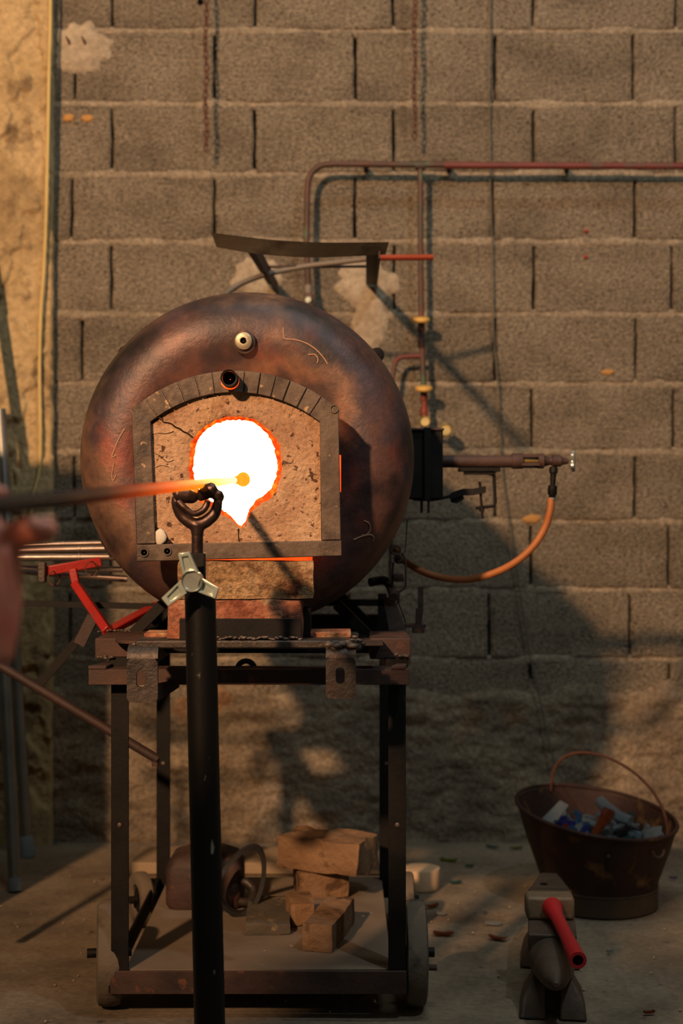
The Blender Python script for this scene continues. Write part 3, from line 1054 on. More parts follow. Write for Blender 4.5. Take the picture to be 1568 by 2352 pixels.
def rough_brick(name, c, size, rz, m, label, cat='brick', seed=1, amp=.0028, tilt=0, group=None):
    nx, ny, nz = 14, 6, 5
    mb = MB()
    bm = bmesh.new()
    bmesh.ops.create_cube(bm, size=1)
    bmesh.ops.subdivide_edges(bm, edges=bm.edges, cuts=7, use_grid_fill=True)
    vs = []
    rot = Matrix.Rotation(R(rz), 3, 'Z') @ Matrix.Rotation(R(tilt), 3, 'Y')
    bm.verts.ensure_lookup_table()
    for v in bm.verts:
        p = v.co.copy()
        # knock the corners off a little
        e = sum(1 for q in p if abs(q) > .49)
        p = Vector((p.x * size[0], p.y * size[1], p.z * size[2]))
        if e >= 2:
            p *= 1 - .012 * (1 + noise.noise(p * 40 + Vector((seed, 0, 0)))) * (e - 1)
        p += noise.noise_vector(p * 28 + Vector((seed * 3.3, 1, 2))) * amp
        q = rot @ p
        vs.append(Vector(c) + q)
    fs = [tuple(v.index for v in f.verts) for f in bm.faces]
    bm.free()
    return mb.add(vs, fs).build(name, m, None, smooth=50, label=label, cat=cat, group=group)


zb = at(0, 1471, 2.415).z
lowc = at(540, 1414, 2.45)
rough_brick('fire_brick', (lowc.x, 2.49, zb + .0345), (.232, .11, .066), 0, 'firebrick_red', 'reddish scorched fire brick lying on the front plate, lower of two', seed=2)
upc = at(563, 1327, 2.45)
rough_brick('fire_brick', (upc.x, 2.495, zb + .0345 + .0665), (.233, .11, .064), 1.5, 'firebrick', 'tan pitted fire brick just under the furnace door, upper of two', seed=5, amp=.0034)

# ------------------------------------------------------------------ yoke stand
SD = 2.15
st_top, st_bot = at(459, 1345, SD), at(486.5, 2615, SD)
st_bot = at(459 + (2615 - 1345) * .0217, 2615, SD)
st_bot.z = 0
stand = thing('yoke_stand', (st_bot.x, SD, 0), 'dark steel pipe stand with a forked yoke holding up the blowpipe', 'stand')
MB().lathe([(.019, 0), (.0235, 0), (.0235, (st_top - st_bot).length), (.019, (st_top - st_bot).length)], st_bot, st_top - st_bot, 32).build('post', 'post_steel', stand)
MB().lathe([(0, .012), (.15, .010), (.16, .004), (.16, 0)], st_bot, (0, 0, 1), 40).build('base_plate', 'dark_steel', stand)
sl = MB().pbox(436, 470, 1270, 1372, SD - .011, SD + .011).build('sleeve', 'dark_steel', stand, bevel=.002)
MB().tube([at(453, 1300, SD), at(453, 1200, SD)], .0088, 18).build('stem', 'yoke_iron', stand)
MB().cyl(at(440, 1335, SD - .05), at(455, 1340, SD), .006, 12).build('clamp_screw', 'dark_steel', stand)
fk = MB()
fk.tube(smooth_pts([at(404, 1140, SD - .004), at(405, 1158, SD - .003), at(416, 1182, SD), at(436, 1199, SD), at(453, 1204, SD), at(472, 1198, SD), at(492, 1180, SD), at(500, 1156, SD + .003), at(500, 1136, SD + .004)], 5), [.0062 + .004 * math.sin(math.pi * i / 40) for i in range(41)], 12)
fk.tube([at(453, 1204, SD), at(453, 1232, SD)], [.012, .0088], 12)
fk.tube(smooth_pts([at(408, 1150, SD - .012), at(424, 1166, SD - .014), at(446, 1180, SD - .014), at(468, 1170, SD - .012), at(478, 1150, SD - .010)], 5), .0054, 10)
fk.build('fork', 'yoke_iron', stand, smooth=0, remesh=.0016)
rl = MB()
rl.tube([at(398, 1139, SD - .008), at(405, 1136, SD - .008), at(430, 1139, SD - .004), at(448, 1145, SD), at(453, 1150, SD)], [.006, .0105, .0118, .009, .004], 14)
rl.build('roller', 'yoke_iron', stand, smooth=0, remesh=.0014)
rl = MB()
rl.tube([at(455, 1148, SD), at(463, 1138, SD), at(478, 1128, SD), at(492, 1120, SD - .002), at(497, 1117, SD - .002)], [.004, .0095, .0122, .0095, .005], 14)
rl.tube([at(495, 1150, SD + .002), at(503, 1132, SD), at(505, 1126, SD)], [.006, .0085, .004], 12)
rl.blob(at(503, 1143, SD + .004), .0085, 3, .2, 2)
rl.build('roller', 'yoke_iron', stand, smooth=0, remesh=.0014)
# three-bladed clamp knob
KD = SD - .062
kn = MB().lathe([(0, .004), (.0135, .004), (.0155, 0), (.0158, .014), (.0158, .024), (0, .024)], at(440, 1335, KD - .004), (0, 1, 0), 36).build('clamp_knob', 'chrome', stand, smooth=35)
MB().lathe([(.013, .0035), (.010, .006), (.0, .0068)], at(440, 1335, KD - .004), (0, 1, 0), 36).build('knob_dish', 'chrome_dull', kn)
for pts in ([(408, 1271), (434, 1267), (456, 1316), (419, 1322)], [(414, 1333), (370, 1374), (385, 1393), (430, 1362)], [(458, 1326), (502, 1352), (495, 1376), (449, 1358)]):
    c = Vector((sum(p[0] for p in pts) / 4, sum(p[1] for p in pts) / 4, 0))
    o_ = [at(x, y, KD) for x, y in pts]
    i_ = [at(c.x + (x - c.x) * .55, c.y + (y - c.y) * .62, KD) for x, y in pts]
    r_ = [p + Vector((0, .004, 0)) for p in i_]
    b_ = [p + Vector((0, .013, 0)) for p in o_]
    MB().loft([r_, i_, o_, b_], True, True).build('knob_blade', 'chrome_dull', kn, bevel=.0012, smooth=30)

# ------------------------------------------------------------------ blowpipe with its gather


def rodp(px):
    inv = .909 - .001085 * (px - 51)
    return at(px, 1155 - (px - 51) * 54 / 509, 1 / inv)


tip = rodp(548)
tail = rodp(-330)
blow = thing('blowpipe', tail, 'long steel blowpipe resting on the yoke with its tip glowing orange in the furnace mouth', 'blowpipe')
mb = MB()
pts = [tail.lerp(tip, i / 60) for i in range(61)]
rs = [.0073 if p.y < 2.35 else .0073 - .0008 * min((p.y - 2.35) / .1, 1) for p in pts]
mb.tube(pts, rs, 20).build('pipe', 'blowpipe_steel', blow)
gb = rodp(558)
MB().blob(gb, .0148, 2, .05, 3).build('molten_gather', 'molten_glass', blow, smooth=0)
dirn = (tip - tail).normalized()
MB().tube([tip - dirn * .09, tip - dirn * .05, tip - dirn * .01, tip + dirn * .004], [.0068, .0078, .0082, .009], 18).build('glass_collar', 'molten_glass', blow)

# ------------------------------------------------------------------ the glassblower's hand
hb = MB()


def hp(x, y, d=1.12): return at(x, y, d)


wr = hp(-62, 1500, 1.10)
hb.tube(smooth_pts([Vector((-.45, .83, 1.05)), Vector((-.37, .94, .95)), wr + Vector((-.02, -.03, .02)), wr], 4), [.046, .046, .045, .044, .043, .041, .039, .037, .034, .032, .031, .030, .030], 20)
hb.tube([hp(-62, 1520, 1.10), hp(-54, 1430, 1.105), hp(-48, 1350, 1.11), hp(-50, 1280, 1.11), hp(-66, 1215, 1.11)], [.030, .033, .0345, .033, .023], 20)
hb.tube([hp(-80, 1450, 1.06), hp(-80, 1350, 1.055), hp(-85, 1260, 1.05), hp(-92, 1215, 1.05)], [.024, .028, .027, .018], 18)
hb.tube([hp(-72, 1440, 1.13), hp(-66, 1350, 1.15), hp(-72, 1260, 1.16), hp(-84, 1215, 1.16)], [.022, .025, .024, .017], 18)
for i, (d, L) in enumerate(((1.04, .9), (1.075, 1.0), (1.11, 1.03), (1.145, .95))):
    rr = (.0085, .0095, .0098, .0094)[i]
    q = rodp(51 + (0.909 - 1 / d) / .001085)
    c = Vector((q.x, d, q.z))
    k = d / F
    # wraps round the pipe: up the back, over the top, tip resting on it
    P = [c + Vector((-88 * k, 0, -85 * k)), c + Vector((-112 * k, 0, -45 * k)), c + Vector((-120 * k, .002, -8 * k)), c + Vector((-106 * k, .003, 18 * k * L)), c + Vector((-84 * k, .003, 18 * k))]
    hb.tube(smooth_pts(P, 4), [rr * 1.2 - rr * .35 * j / 16 for j in range(17)], 14)
    hb.blob(P[4], rr * .86, i, .05, 2)
# the glassblower stands left of the picture: legs, trunk, head and other arm
pel = Vector((-0.730, .68, .93))
hb.tube(smooth_pts([pel + Vector((0, 0, -.06)), pel + Vector((0, 0, .05)), Vector((-0.720, .70, 1.12)), Vector((-0.710, .71, 1.28)), Vector((-0.700, .72, 1.38)), Vector((-0.695, .735, 1.43))], 3), [.13, .145, .15, .15, .14, .135, .13, .135, .145, .15, .15, .145, .135, .12, .09, .07], 24)
hb.tube([Vector((-0.695, .735, 1.40)), Vector((-0.685, .75, 1.50)), Vector((-0.680, .765, 1.54))], [.062, .054, .054], 16)
hb.blob(Vector((-0.675, .775, 1.615)), .098, 1, .03, 3, (.82, 1.0, 1.2))
hb.blob(Vector((-0.662, .868, 1.605)), .018, 2, .1, 2, (.8, 1.1, 1.2))
for sx in (-.082, .082):
    hb.blob(Vector((-.68 + sx, .77, 1.61)), .022, 2, .1, 2, (.4, .8, 1.4))
hb.tube([Vector((-0.690, .73, 1.37)), Vector((-0.560, .74, 1.36)), Vector((-0.530, .745, 1.33)), Vector((-.49, .78, 1.20)), Vector((-.45, .83, 1.05))], [.085, .068, .060, .052, .046], 18)
hb.tube([Vector((-0.690, .73, 1.37)), Vector((-0.830, .72, 1.36)), Vector((-0.875, .72, 1.32)), Vector((-0.905, .71, 1.18)), Vector((-1.005, .72, 1.05)), Vector((-0.905, .77, .90)), Vector((-0.900, .80, .80)), Vector((-0.900, .81, .74))], [.085, .068, .060, .052, .045, .036, .030, .026], 18)
for j in range(4):
    hb.tube([Vector((-0.900, .785 + .018 * j, .76)), Vector((-0.898, .79 + .02 * j, .70)), Vector((-0.892, .792 + .02 * j, .66 + .006 * abs(j - 1)))], [.011, .009, .008], 10)
hb.tube([Vector((-0.895, .83, .78)), Vector((-0.880, .855, .74)), Vector((-0.875, .86, .70))], [.013, .010, .0085], 10)
for sx, fy in ((-.095, .62), (.095, .76)):
    hx = pel.x + sx
    hb.tube([Vector((hx, pel.y, .92)), Vector((hx, fy + .02, .70)), Vector((hx + .005 * (1 if sx > 0 else -1), fy + .02, .50)), Vector((hx, fy - .01, .32)), Vector((hx, fy - .02, .10)), Vector((hx, fy - .01, .05))], [.098, .085, .064, .060, .045, .045], 18)
    hb.tube([Vector((hx, fy - .05, .045)), Vector((hx, fy + .05, .045)), Vector((hx, fy + .15, .032)), Vector((hx, fy + .19, .028))], [.04, .045, .036, .024], 14)
# thumb, leaves the palm at the side and lies along under the pipe
th = smooth_pts([hp(-50, 1320, 1.12), hp(-18, 1265, 1.115), hp(20, 1236, 1.11), hp(66, 1221, 1.11), hp(96, 1219, 1.112)], 4)
hb.tube(th, [.020, .0185, .017, .0155, .0145, .0135, .0125, .012, .0118, .012, .0122, .0124, .0125, .0124, .0122, .0119, .0113], 16)
hb.blob(hp(102, 1219, 1.112), .0112, 7, .05, 2, (1.05, 1, .95))
person = hb.build('person', 'skin', None, smooth=0, remesh=.0042, label='bare hand and forearm of a person gripping the blowpipe at the left edge', cat='person')
nl = MB().blob(Vector((0, 0, 0)), .0078, 1, .02, 2, (1.15, .8, .28))
nl.v = [p + hp(103, 1219, 1.112) + Vector((0, .002, .0098)) for p in nl.v]
for nm_, mt_, tubes in (('shirt', 'cotton_dark', [([pel + Vector((0, 0, -.02)), Vector((-0.720, .70, 1.12)), Vector((-0.710, .71, 1.28)), Vector((-0.700, .72, 1.39)), Vector((-0.695, .735, 1.44))], [.158, .150, .166, .150, .085]), ([Vector((-0.690, .73, 1.37)), Vector((-0.550, .74, 1.36)), Vector((-.50, .77, 1.23))], [.095, .080, .066]), ([Vector((-0.690, .73, 1.37)), Vector((-0.850, .72, 1.36)), Vector((-0.902, .71, 1.22))], [.095, .080, .066])]),
                        ('trousers', 'denim', [([pel + Vector((0, 0, .04)), pel + Vector((0, 0, -.08))], [.155, .15])] + [([Vector((pel.x + sx, pel.y, .92)), Vector((pel.x + sx, fy + .02, .70)), Vector((pel.x + sx, fy + .02, .50)), Vector((pel.x + sx, fy - .01, .30)), Vector((pel.x + sx, fy - .015, .07))], [.108, .096, .078, .074, .07]) for sx, fy in ((-.095, .62), (.095, .76))])):
    cb = MB()
    for pts_, rs_ in tubes:
        cb.tube(smooth_pts(pts_, 3), [rs_[min(int(q / 3), len(rs_) - 2)] * (1 - (q / 3 - min(int(q / 3), len(rs_) - 2))) + rs_[min(int(q / 3), len(rs_) - 2) + 1] * (q / 3 - min(int(q / 3), len(rs_) - 2)) for q in range(3 * (len(rs_) - 1) + 1)], 20)
    c_ob = cb.build(nm_, mt_, None, smooth=0, remesh=.008)
    c_ob.parent = person
    c_ob.matrix_parent_inverse = Matrix.Translation(person.location).inverted()
hr = MB().blob(Vector((-0.678, .762, 1.645)), .104, 5, .08, 3, (.86, .98, 1.0))
hr_ob = hr.build('hair', 'hair_dark', None, smooth=0)
hr_ob.parent = person
hr_ob.matrix_parent_inverse = Matrix.Translation(person.location).inverted()
n_ob = nl.build('thumbnail', 'nail_horn', None, smooth=0)
n_ob.parent = person
n_ob.matrix_parent_inverse = Matrix.Translation(person.location).inverted()

# ------------------------------------------------------------------ rack of pipes at the left
RD = 2.86
rack = thing('pipe_rack', (at(120, 0, RD).x, RD, .6), 'dark and red welded bar rack beside the cart holding loose steel pipes', 'rack')
kk = RD / F
MB().bar(at(98, 1313, RD), at(232, 1290, RD + .03), 17 * kk, 22 * kk).build('cross_bar', 'red_paint', rack, bevel=.002)
MB().bar(at(97, 1291, RD - .01), at(97, 1338, RD - .01), 17 * kk, 20 * kk, (0, 1, 0)).build('bar_end', 'forged_steel', rack, bevel=.002)
for a in ((124, 1318), (210, 1296)):
    MB().tube([at(a[0] + 14 * math.cos(t), a[1] + 10 + 16 * math.sin(t), RD - .016 + .03 * (math.cos(t) > 0)) for t in [i * math.pi / 7 for i in range(14)]], .0012, 6, closed=True).build('wire_loop', 'rust_chain', rack)
MB().bar(at(167, 1306, RD + .01), at(176, 1348, RD + .01), 18 * kk, 18 * kk, (0, 1, 0)).build('strut', 'red_paint', rack, bevel=.002)
MB().bar(at(174, 1342, RD + .01), at(248, 1450, RD - .12), 19 * kk, 22 * kk, (0, 1, 0)).build('strut', 'red_paint', rack, bevel=.002)
MB().bar(at(246, 1452, 2.76), at(366, 1388, 2.95), .026, .012).build('strut', 'red_paint', rack, bevel=.002)
MB().bar(at(-160, 1381, RD + .06), at(400, 1394, RD + .06), 13 * kk, 14 * kk).build('long_bar', 'dark_steel', rack)
MB().cyl(at(-120, 1457, RD + .03), at(362, 1744, RD + .03), 11 * kk, 14).build('diagonal_bar', 'arm_paint', rack)
MB().bar(at(86, 1576, RD + .03), at(212, 1432, RD + .03), 20 * kk, 12 * kk, (0, 1, 0)).build('strut', 'dark_steel', rack)
MB().bar(at(182, 1480, RD + .02), at(214, 1415, RD + .02), 26 * kk, 14 * kk, (0, 1, 0)).build('gusset', 'arm_paint', rack)
MB().lathe([(0, 0), (9 * kk, 0), (9 * kk, 16 * kk), (5 * kk, 18 * kk), (5 * kk, 30 * kk), (0, 30 * kk)], at(357, 1760, RD + .03), (0, 0, 1), 6).build('end_bolt', 'rust_steel', rack)
MB().cyl(at(-60, 1400, RD + .06), at(-60, 2090, RD + .02), .012, 12).build('rack_leg', 'dark_steel', rack)

pdesc = [((-140, 1282), (300, 1279), 8.5, 2.90, 'steel_rod', 'thick shiny pipe lying in front on the rack, lowest of the upper row'),
         ((-140, 1268), (300, 1259), 8, 2.96, 'steel_rod', 'dull reddish pipe in the middle of the upper row on the rack'),
         ((-140, 1256), (250, 1247), 6, 3.02, 'steel_rod', 'thin pipe at the back of the upper row on the rack'),
         ((-140, 1297), (292, 1330), 8, 2.97, 'steel_rod', 'slanting pale steel pipe passing under the red cross bar'),
         ((-140, 1300), (282, 1308), 7, 3.04, 'steel_rod', 'short bright pipe behind the red cross bar of the rack')]
for (a, b, r_, d, m_, lb) in pdesc:
    pa, pb = at(a[0], a[1], d), at(b[0], b[1], d + .03)
    r_ *= d / F
    L = (pb - pa).length
    MB().lathe([(r_ * .7, 0), (r_, 0), (r_, L * .72), (r_ * 1.12, L * .722), (r_ * 1.12, L * .735), (r_, L * .737), (r_, L), (r_ * .7, L), (r_ * .7, L * .9)], pa, pb - pa, 18).build('steel_pipe', m_, None, label=lb, cat='pipe', group='loose pipes on the rack')

# silver poles leaning on the pier
for nm, a, b, d0, d1, r_, ft, lb in (('a', (35, 2043), (-40, 560), 3.47, 3.88, .0155, 0, 'grey metal pole at the far left edge, its foot nearer the camera'), ('b', (63, 1940), (0, 940), 3.82, 3.90, .0155, 1, 'grey metal pole with a pale rubber foot beside the pier')):
    pa = at(a[0], a[1], d0)
    pb = at(b[0], b[1], d1)
    pa.z = 0.0
    t = thing('leaning_pole', pa, lb, 'pole')
    dv = (pb - pa)
    MB().lathe([(0, .012), (r_, .012), (r_, dv.length), (0, dv.length)], pa, dv, 20).build('shaft', 'silver_pole', t)
    if ft:
        MB().lathe([(0, 0), (.022, 0), (.022, .01), (.019, .05), (.016, .055)], pa, dv, 20).build('foot', 'grey_rubber', t)
    else:
        MB().lathe([(0, 0), (.0165, 0), (.0165, .03), (.0155, .032)], pa, dv, 20).build('foot', 'grey_rubber', t)

# ------------------------------------------------------------------ heat shield on the wall
sh = thing('heat_shield', at(690, 600, 3.4), 'curved bare steel heat shield on two dark arms fixed to the block wall', 'heat shield')
topE = [(485, 534, 2.91), (555, 543, 2.925), (640, 552, 2.94), (750, 557, 2.955), (893, 556, 2.97)]
botE = [(497, 567, 2.94), (570, 580, 2.955), (650, 588, 2.97), (740, 591, 2.985), (885, 584, 3.0)]
T = smooth_pts([at(*p) for p in topE], 5)
B = smooth_pts([at(*p) for p in botE], 5)
loops = [[a, b, b + Vector((0, .0025, 0)), a + Vector((0, .0025, 0))] for a, b in zip(T, B)]
MB().loft(loops).build('shield_sheet', 'shield_steel', sh, smooth=30)
for a, b in (((572, 556, 2.975), (627, 652, 3.985)), ((857, 562, 2.99), (852, 652, 3.985))):
    pa, pb = at(*a), at(*b)
    mb = MB()
    mb.bar(pa, pb, .030, .004)
    mb.bar(pa + Vector((.013, 0, -.014)), pb + Vector((.013, 0, -.014)), .004, .028)
    mb.build('shield_arm', 'arm_paint', sh)
MB().cyl(at(600, 613, 3.50), at(854, 612, 3.50), .0036, 10).build('cross_rod', 'rust_steel', sh)

# ------------------------------------------------------------------ gas pipework on the wall
GD = 3.925
g = GD / F
gas = thing('gas_pipe', at(965, 700, GD), 'rusty gas pipe run along the block wall with two drops and yellow valves', 'gas pipe')
cor = [(1020, 379), (800, 377), (765, 377), (740, 380), (722, 390), (710, 408), (706, 432), (705, 480), (704, 560), (707, 640), (708, 690)]
MB().tube([at(2200, 383, GD), at(1020, 380, GD)], 8 * g, 14).build('main_run', 'red_pipe', gas)
MB().tube(smooth_pts([at(x, y, GD) for x, y in cor], 4), 7 * g, 14).build('left_drop', 'gas_pipe', gas)
MB().tube([at(965, 381, GD), at(966, 600, GD), at(967, 730, GD), at(970, 820, GD), at(976, 975, GD)], 6.5 * g, 12).build('right_drop', 'gas_pipe', gas)
MB().lathe([(10 * g, -12 * g), (11 * g, -8 * g), (11 * g, 8 * g), (10 * g, 12 * g)], at(965, 380, GD), (1, 0, 0), 16, True, True).build('tee_fitting', 'gas_pipe', gas)
for x, y in ((840, 380), (1030, 381), (1300, 382)):
    MB().bar(at(x, y, GD), at(x, y + 10, 4.0), .012, .012).build('pipe_clip', 'dark_steel', gas)
MB().lathe([(9 * g, 0), (10 * g, 5 * g), (10 * g, 40 * g), (8 * g, 46 * g), (8 * g, 60 * g)], at(708, 655, GD), (0, 0, -1), 12, True, True).build('coupling', 'hose_grey', gas)
MB().pbox(697, 719, 672, 712, GD - .02, GD + .02).build('stop_cock', 'gas_pipe', gas, bevel=.004)
MB().lathe([(0, -.03), (.008, -.03), (.008, -.018), (0, -.018)], at(708, 692, GD), (0, 1, 0), 12).build('cock_screw', 'chrome_dull', gas)
for y in (735, 893):
    x = 967 + (y - 735) * .04
    v = MB().lathe([(5 * g, 10 * g), (8 * g, 12 * g), (9 * g, 28 * g), (6 * g, 34 * g), (6 * g, 44 * g), (9 * g, 48 * g), (9 * g, 66 * g), (6 * g, 70 * g)], at(x, y - 4, GD), (0, 0, -1), 14, True, True).build('valve_body', 'gas_pipe', gas)
    lp = []
    MB().lathe([(0, -5 * g), (12 * g, -6 * g), (19 * g, -3 * g), (20 * g, 1 * g), (18 * g, 5 * g), (8 * g, 7 * g), (0, 7 * g)], at(x, y, GD - .025), (0, -.25, 1), 20).build('valve_wheel', 'valve_yellow', v)
    MB().cyl(at(x, y + 8, GD - .02), at(x, y + 20, GD), .005, 8).build('valve_stem', 'gas_pipe', v)
MB().tube(smooth_pts([at(968, 818, GD), at(935, 819, GD), at(915, 823, GD), at(906, 838, GD), at(902, 860, GD), at(898, 900, GD), at(890, 950, GD)], 4), 5.5 * g, 12).build('branch', 'red_pipe', gas)
for x, y, r_ in ((975, 968, 13), (1022, 988, 15)):
    gg = MB().lathe([(0, .02), (r_ * g, .02), (r_ * g, -.012), (r_ * g * .85, -.014), (r_ * g * .82, -.008), (0, -.008)], at(x, y, GD - .02), (0, 1, 0), 24).build('pressure_gauge', 'brass', gas)
    MB().lathe([(r_ * g * .8, -.0085), (0, -.0085)], at(x, y, GD - .02), (0, 1, 0), 20).build('gauge_face', 'gauge_face', gg)
MB().cyl(at(975, 985, GD), at(1022, 992, GD), .005, 8).build('gauge_pipe', 'gas_pipe', gas)

hose = MB().tube(smooth_pts([at(480, 760, 3.28), at(496, 708, 3.34), at(512, 682, 3.40), at(545, 656, 3.44), at(592, 636, 3.47), at(645, 622, 3.5), at(705, 611, 3.5), at(765, 604, 3.48), at(822, 597, 3.46), at(850, 594, 3.44)], 5), .0068, 12)
hose.build('air_hose', 'hose_grey', None, label='grey rubber hose curving up behind the furnace to the heat shield arm', cat='hose')
MB().tube([at(846, 594, 3.44), at(870, 592, 3.45), at(993, 591, 3.50)], .0074, 14).build('copper_tube', 'copper', None, label='short orange copper tube sticking out to the right below the heat shield', cat='tube')
MB().tube(smooth_pts([at(1265, 1144, 2.98), at(1263, 1172, 2.98), at(1251, 1212, 2.985), at(1225, 1254, 2.99), at(1185, 1290, 3.0), at(1135, 1316, 3.02), at(1075, 1331, 3.04), at(1015, 1327, 3.06), at(968, 1312, 3.08), at(928, 1288, 3.10), at(905, 1262, 3.12)], 5), .0076, 14).build('gas_hose', 'hose_orange', None, label='orange rubber gas hose looping down from the burner valve', cat='hose')


# ------------------------------------------------------------------ chains, wires, nails
def link_mesh():
    pts = []
    for k in range(16):
        a = 2 * math.pi * k / 16
        pts.append(Vector((.0052 * math.cos(a), 0, .0088 * math.sin(a) + (.003 if math.sin(a) > 0 else -.003))))
    return pts


for px, yend, lb in ((473, 350, 'rusty chain hanging against the wall to the left, the longer of two'), (952, 322, 'rusty chain hanging down towards the gas pipe, the shorter of two')):
    d = 3.925
    zend = at(px, yend, d).z
    x = at(px, 0, d).x
    ch = thing('hanging_chain', (x, d, zend), lb, 'chain', 'rusty chains hanging on the wall')
    base = None
    n = int((2.75 - zend) / .0185)
    for i in range(n):
        if base is None:
            base = MB().tube(link_mesh(), .0021, 6, closed=True)
            base.v = [p for p in base.v]
            me_o = base.build('chain_link', 'rust_chain', ch)
            base = me_o
            o_ = me_o
        else:
            o_ = base.copy()
            COL.objects.link(o_)
            o_.parent = ch
        o_.matrix_parent_inverse = Matrix.Identity(4)
        o_.location = (.002 * math.sin(i * .7), .0, .012 + i * .0185)
        o_.rotation_euler = (0, R(random.uniform(-5, 5)), R((90 if i % 2 else 0) + 35 + random.uniform(-12, 12)))

MB().tube(smooth_pts([at(116, -500, 3.93), at(116, 0, 3.93), at(113, 150, 3.93), at(110, 330, 3.93), at(106, 500, 3.93), at(101, 620, 3.93), at(94, 720, 3.93), at(91, 860, 3.93), at(93, 1000, 3.93), at(90, 1080, 3.93), at(78, 1130, 3.925), at(70, 1180, 3.92)], 5), .0042, 10).build('power_cable', 'cable_yellow', None, label='pale yellow cable running down the edge of the plaster pier', cat='cable')
MB().tube(smooth_pts([at(1124, -500, 3.98), at(1125, 0, 3.98), at(1123, 200, 3.98), at(1126, 420, 3.98), at(1131, 620, 3.98), at(1133, 760, 3.98), at(1146, 920, 3.98), at(1151, 1060, 3.98), at(1166, 1190, 3.975), at(1189, 1330, 3.97), at(1212, 1480, 3.97), at(1240, 1610, 3.96), at(1270, 1740, 3.95), at(1292, 1795, 3.94)], 5), .0022, 8).build('hanging_wire', 'wire_grey', None, label='thin grey wire hanging down the wall to the bucket', cat='wire')
for px, lb in ((155, 'rusty nail in the pale mortar patch, the left one of a pair'), (191, 'rusty nail in the pale mortar patch, the right one of a pair')):
    MB().tube([at(px + 8, 108, 4.0), at(px - 3, 84, 3.972)], [.0032, .0028], 8).build('wall_nail', 'rust_chain', None, label=lb, cat='nail', group='nails in the mortar patch')

# spring hanger hooked under the drum at the right
HD = 2.92
hk = thing('spring_hanger', at(915, 1420, HD), 'small rusty spring hanger on wires between the drum and the cart', 'hanger')
h = HD / F
MB().tube([at(908 + 11 * math.cos(t), 1263 + 10 * math.sin(t), HD) for t in [i * math.pi / 8 for i in range(16)]], .0024, 8, closed=True).build('ring', 'rust_steel', hk)
pl_ = MB().lathe([(0, -.008), (10 * h, -.008), (12 * h, -.004), (9 * h, 0), (12 * h, .004), (10 * h, .008), (0, .008)], at(916, 1283, HD), (.4, 1, 0), 20).build('pulley', 'rust_steel', hk)
MB().lathe([(0, -.012), (5 * h, -.012), (5 * h, .012), (0, .012)], at(916, 1283, HD), (.4, 1, 0), 6).build('pulley_bolt', 'dark_steel', hk)
MB().tube(smooth_pts([at(903, 1292, HD), at(901, 1340, HD), at(905, 1352, HD), at(914, 1359, HD), at(925, 1354, HD), at(931, 1342, HD), at(931, 1292, HD), at(924, 1270, HD)], 4), .0022, 8).build('wire_frame', 'rust_steel', hk)
sp = []
for i in range(60):
    t = i / 59
    a = t * 2 * math.pi * 6
    sp.append(at(903 + 24 * t, 1327, HD) + Vector((0, math.cos(a) * .008, math.sin(a) * .008)))
MB().tube(sp, .0014, 6).build('coil_spring', 'rust_steel', hk)
MB().tube([at(914, 1359, HD), at(915, 1385, HD)], .0035, 8).build('hook_shank', 'rust_steel', hk)
MB().tube([at(914, 1383, HD), at(889, 1424, HD)], .0014, 6).build('wire', 'dark_steel', hk)
MB().tube([at(914, 1383, HD), at(932, 1430, HD)], .0014, 6).build('wire', 'dark_steel', hk)
MB().tube([at(935, 1195, HD + .05), at(933, 1225, HD + .04), at(930, 1268, HD)], .0012, 6).build('wire', 'dark_steel', hk)
# pale upright post, handle pipe and latch of the cart seen behind the drum
MB().prism([at(880, 1372, 2.95), at(905, 1372, 2.95), at(934, 1447, 2.80), at(893, 1449, 2.80)], (0, .012, 0)).build('back_stay', 'forged_steel', cart)
MB().tube(smooth_pts([at(850, 1338, 3.0), at(880, 1333, 2.98), at(895, 1345, 2.95), at(904, 1372, 2.90)], 5), .0095, 14).build('handle_pipe', 'rust_steel', cart)
MB().pbox(700, 885, 1378, 1392, 3.05, 3.08).build('rear_bar', 'dark_steel', cart)
MB().pbox(868, 888, 1365, 1450, 3.05, 3.08).build('rear_post', 'dark_steel', cart)
MB().pbox(932, 978, 1435, 1442, 2.86, 2.90).build('latch_plate', 'rust_steel', cart)
MB().pbox(948, 975, 1442, 1454, 2.86, 2.90).build('latch_block', 'rust_steel', cart)
MB().prism([at(956, 1398, 2.86), at(972, 1396, 2.86), at(968, 1436, 2.86), at(955, 1436, 2.86)], (0, .02, 0)).build('latch_arm', 'rust_steel', cart)
MB().pbox(960, 972, 1348, 1398, 2.87, 2.88).build('latch_tab', 'forged_steel', cart)

# ------------------------------------------------------------------ bricks and scrap on the cart shelf
zs = CT
random.seed(9)
c = at(734, 2160, 2.70)
rough_brick('loose_brick', (c.x + .018, 2.785, zs + .0265), (.058, .20, .052), -13, 'dusty_brick', 'long tan brick lying end-on to the camera on the cart shelf', seed=3)
c = at(688, 2085, 2.86)
rough_brick('brick_piece', (c.x, 2.90, zs + .024), (.05, .09, .047), 10, 'dusty_brick', 'broken brick piece leaning on the long brick on the cart shelf', seed=14, amp=.006)
c = at(617, 2100, 2.9)
rough_brick('stone_slab', (c.x, 2.90, zs + .012), (.088, .21, .022), 2, 'slab_dark', 'flat dark slab with a chipped pale edge on the cart shelf', 'slab', seed=8, amp=.004)
c = at(735, 2000, 3.12)
rough_brick('brick_piece', (c.x, 3.12, zs + .029), (.11, .12, .056), 8, 'dusty_brick', 'plain brick half carrying the big mossy brick', seed=17)
c = at(752, 1935, 3.1)
rough_brick('loose_brick', (c.x, 3.10, zs + .059 + .036), (.19, .12, .070), -24, 'dusty_brick', 'big rough brick on top of the shelf pile', seed=23, amp=.010)
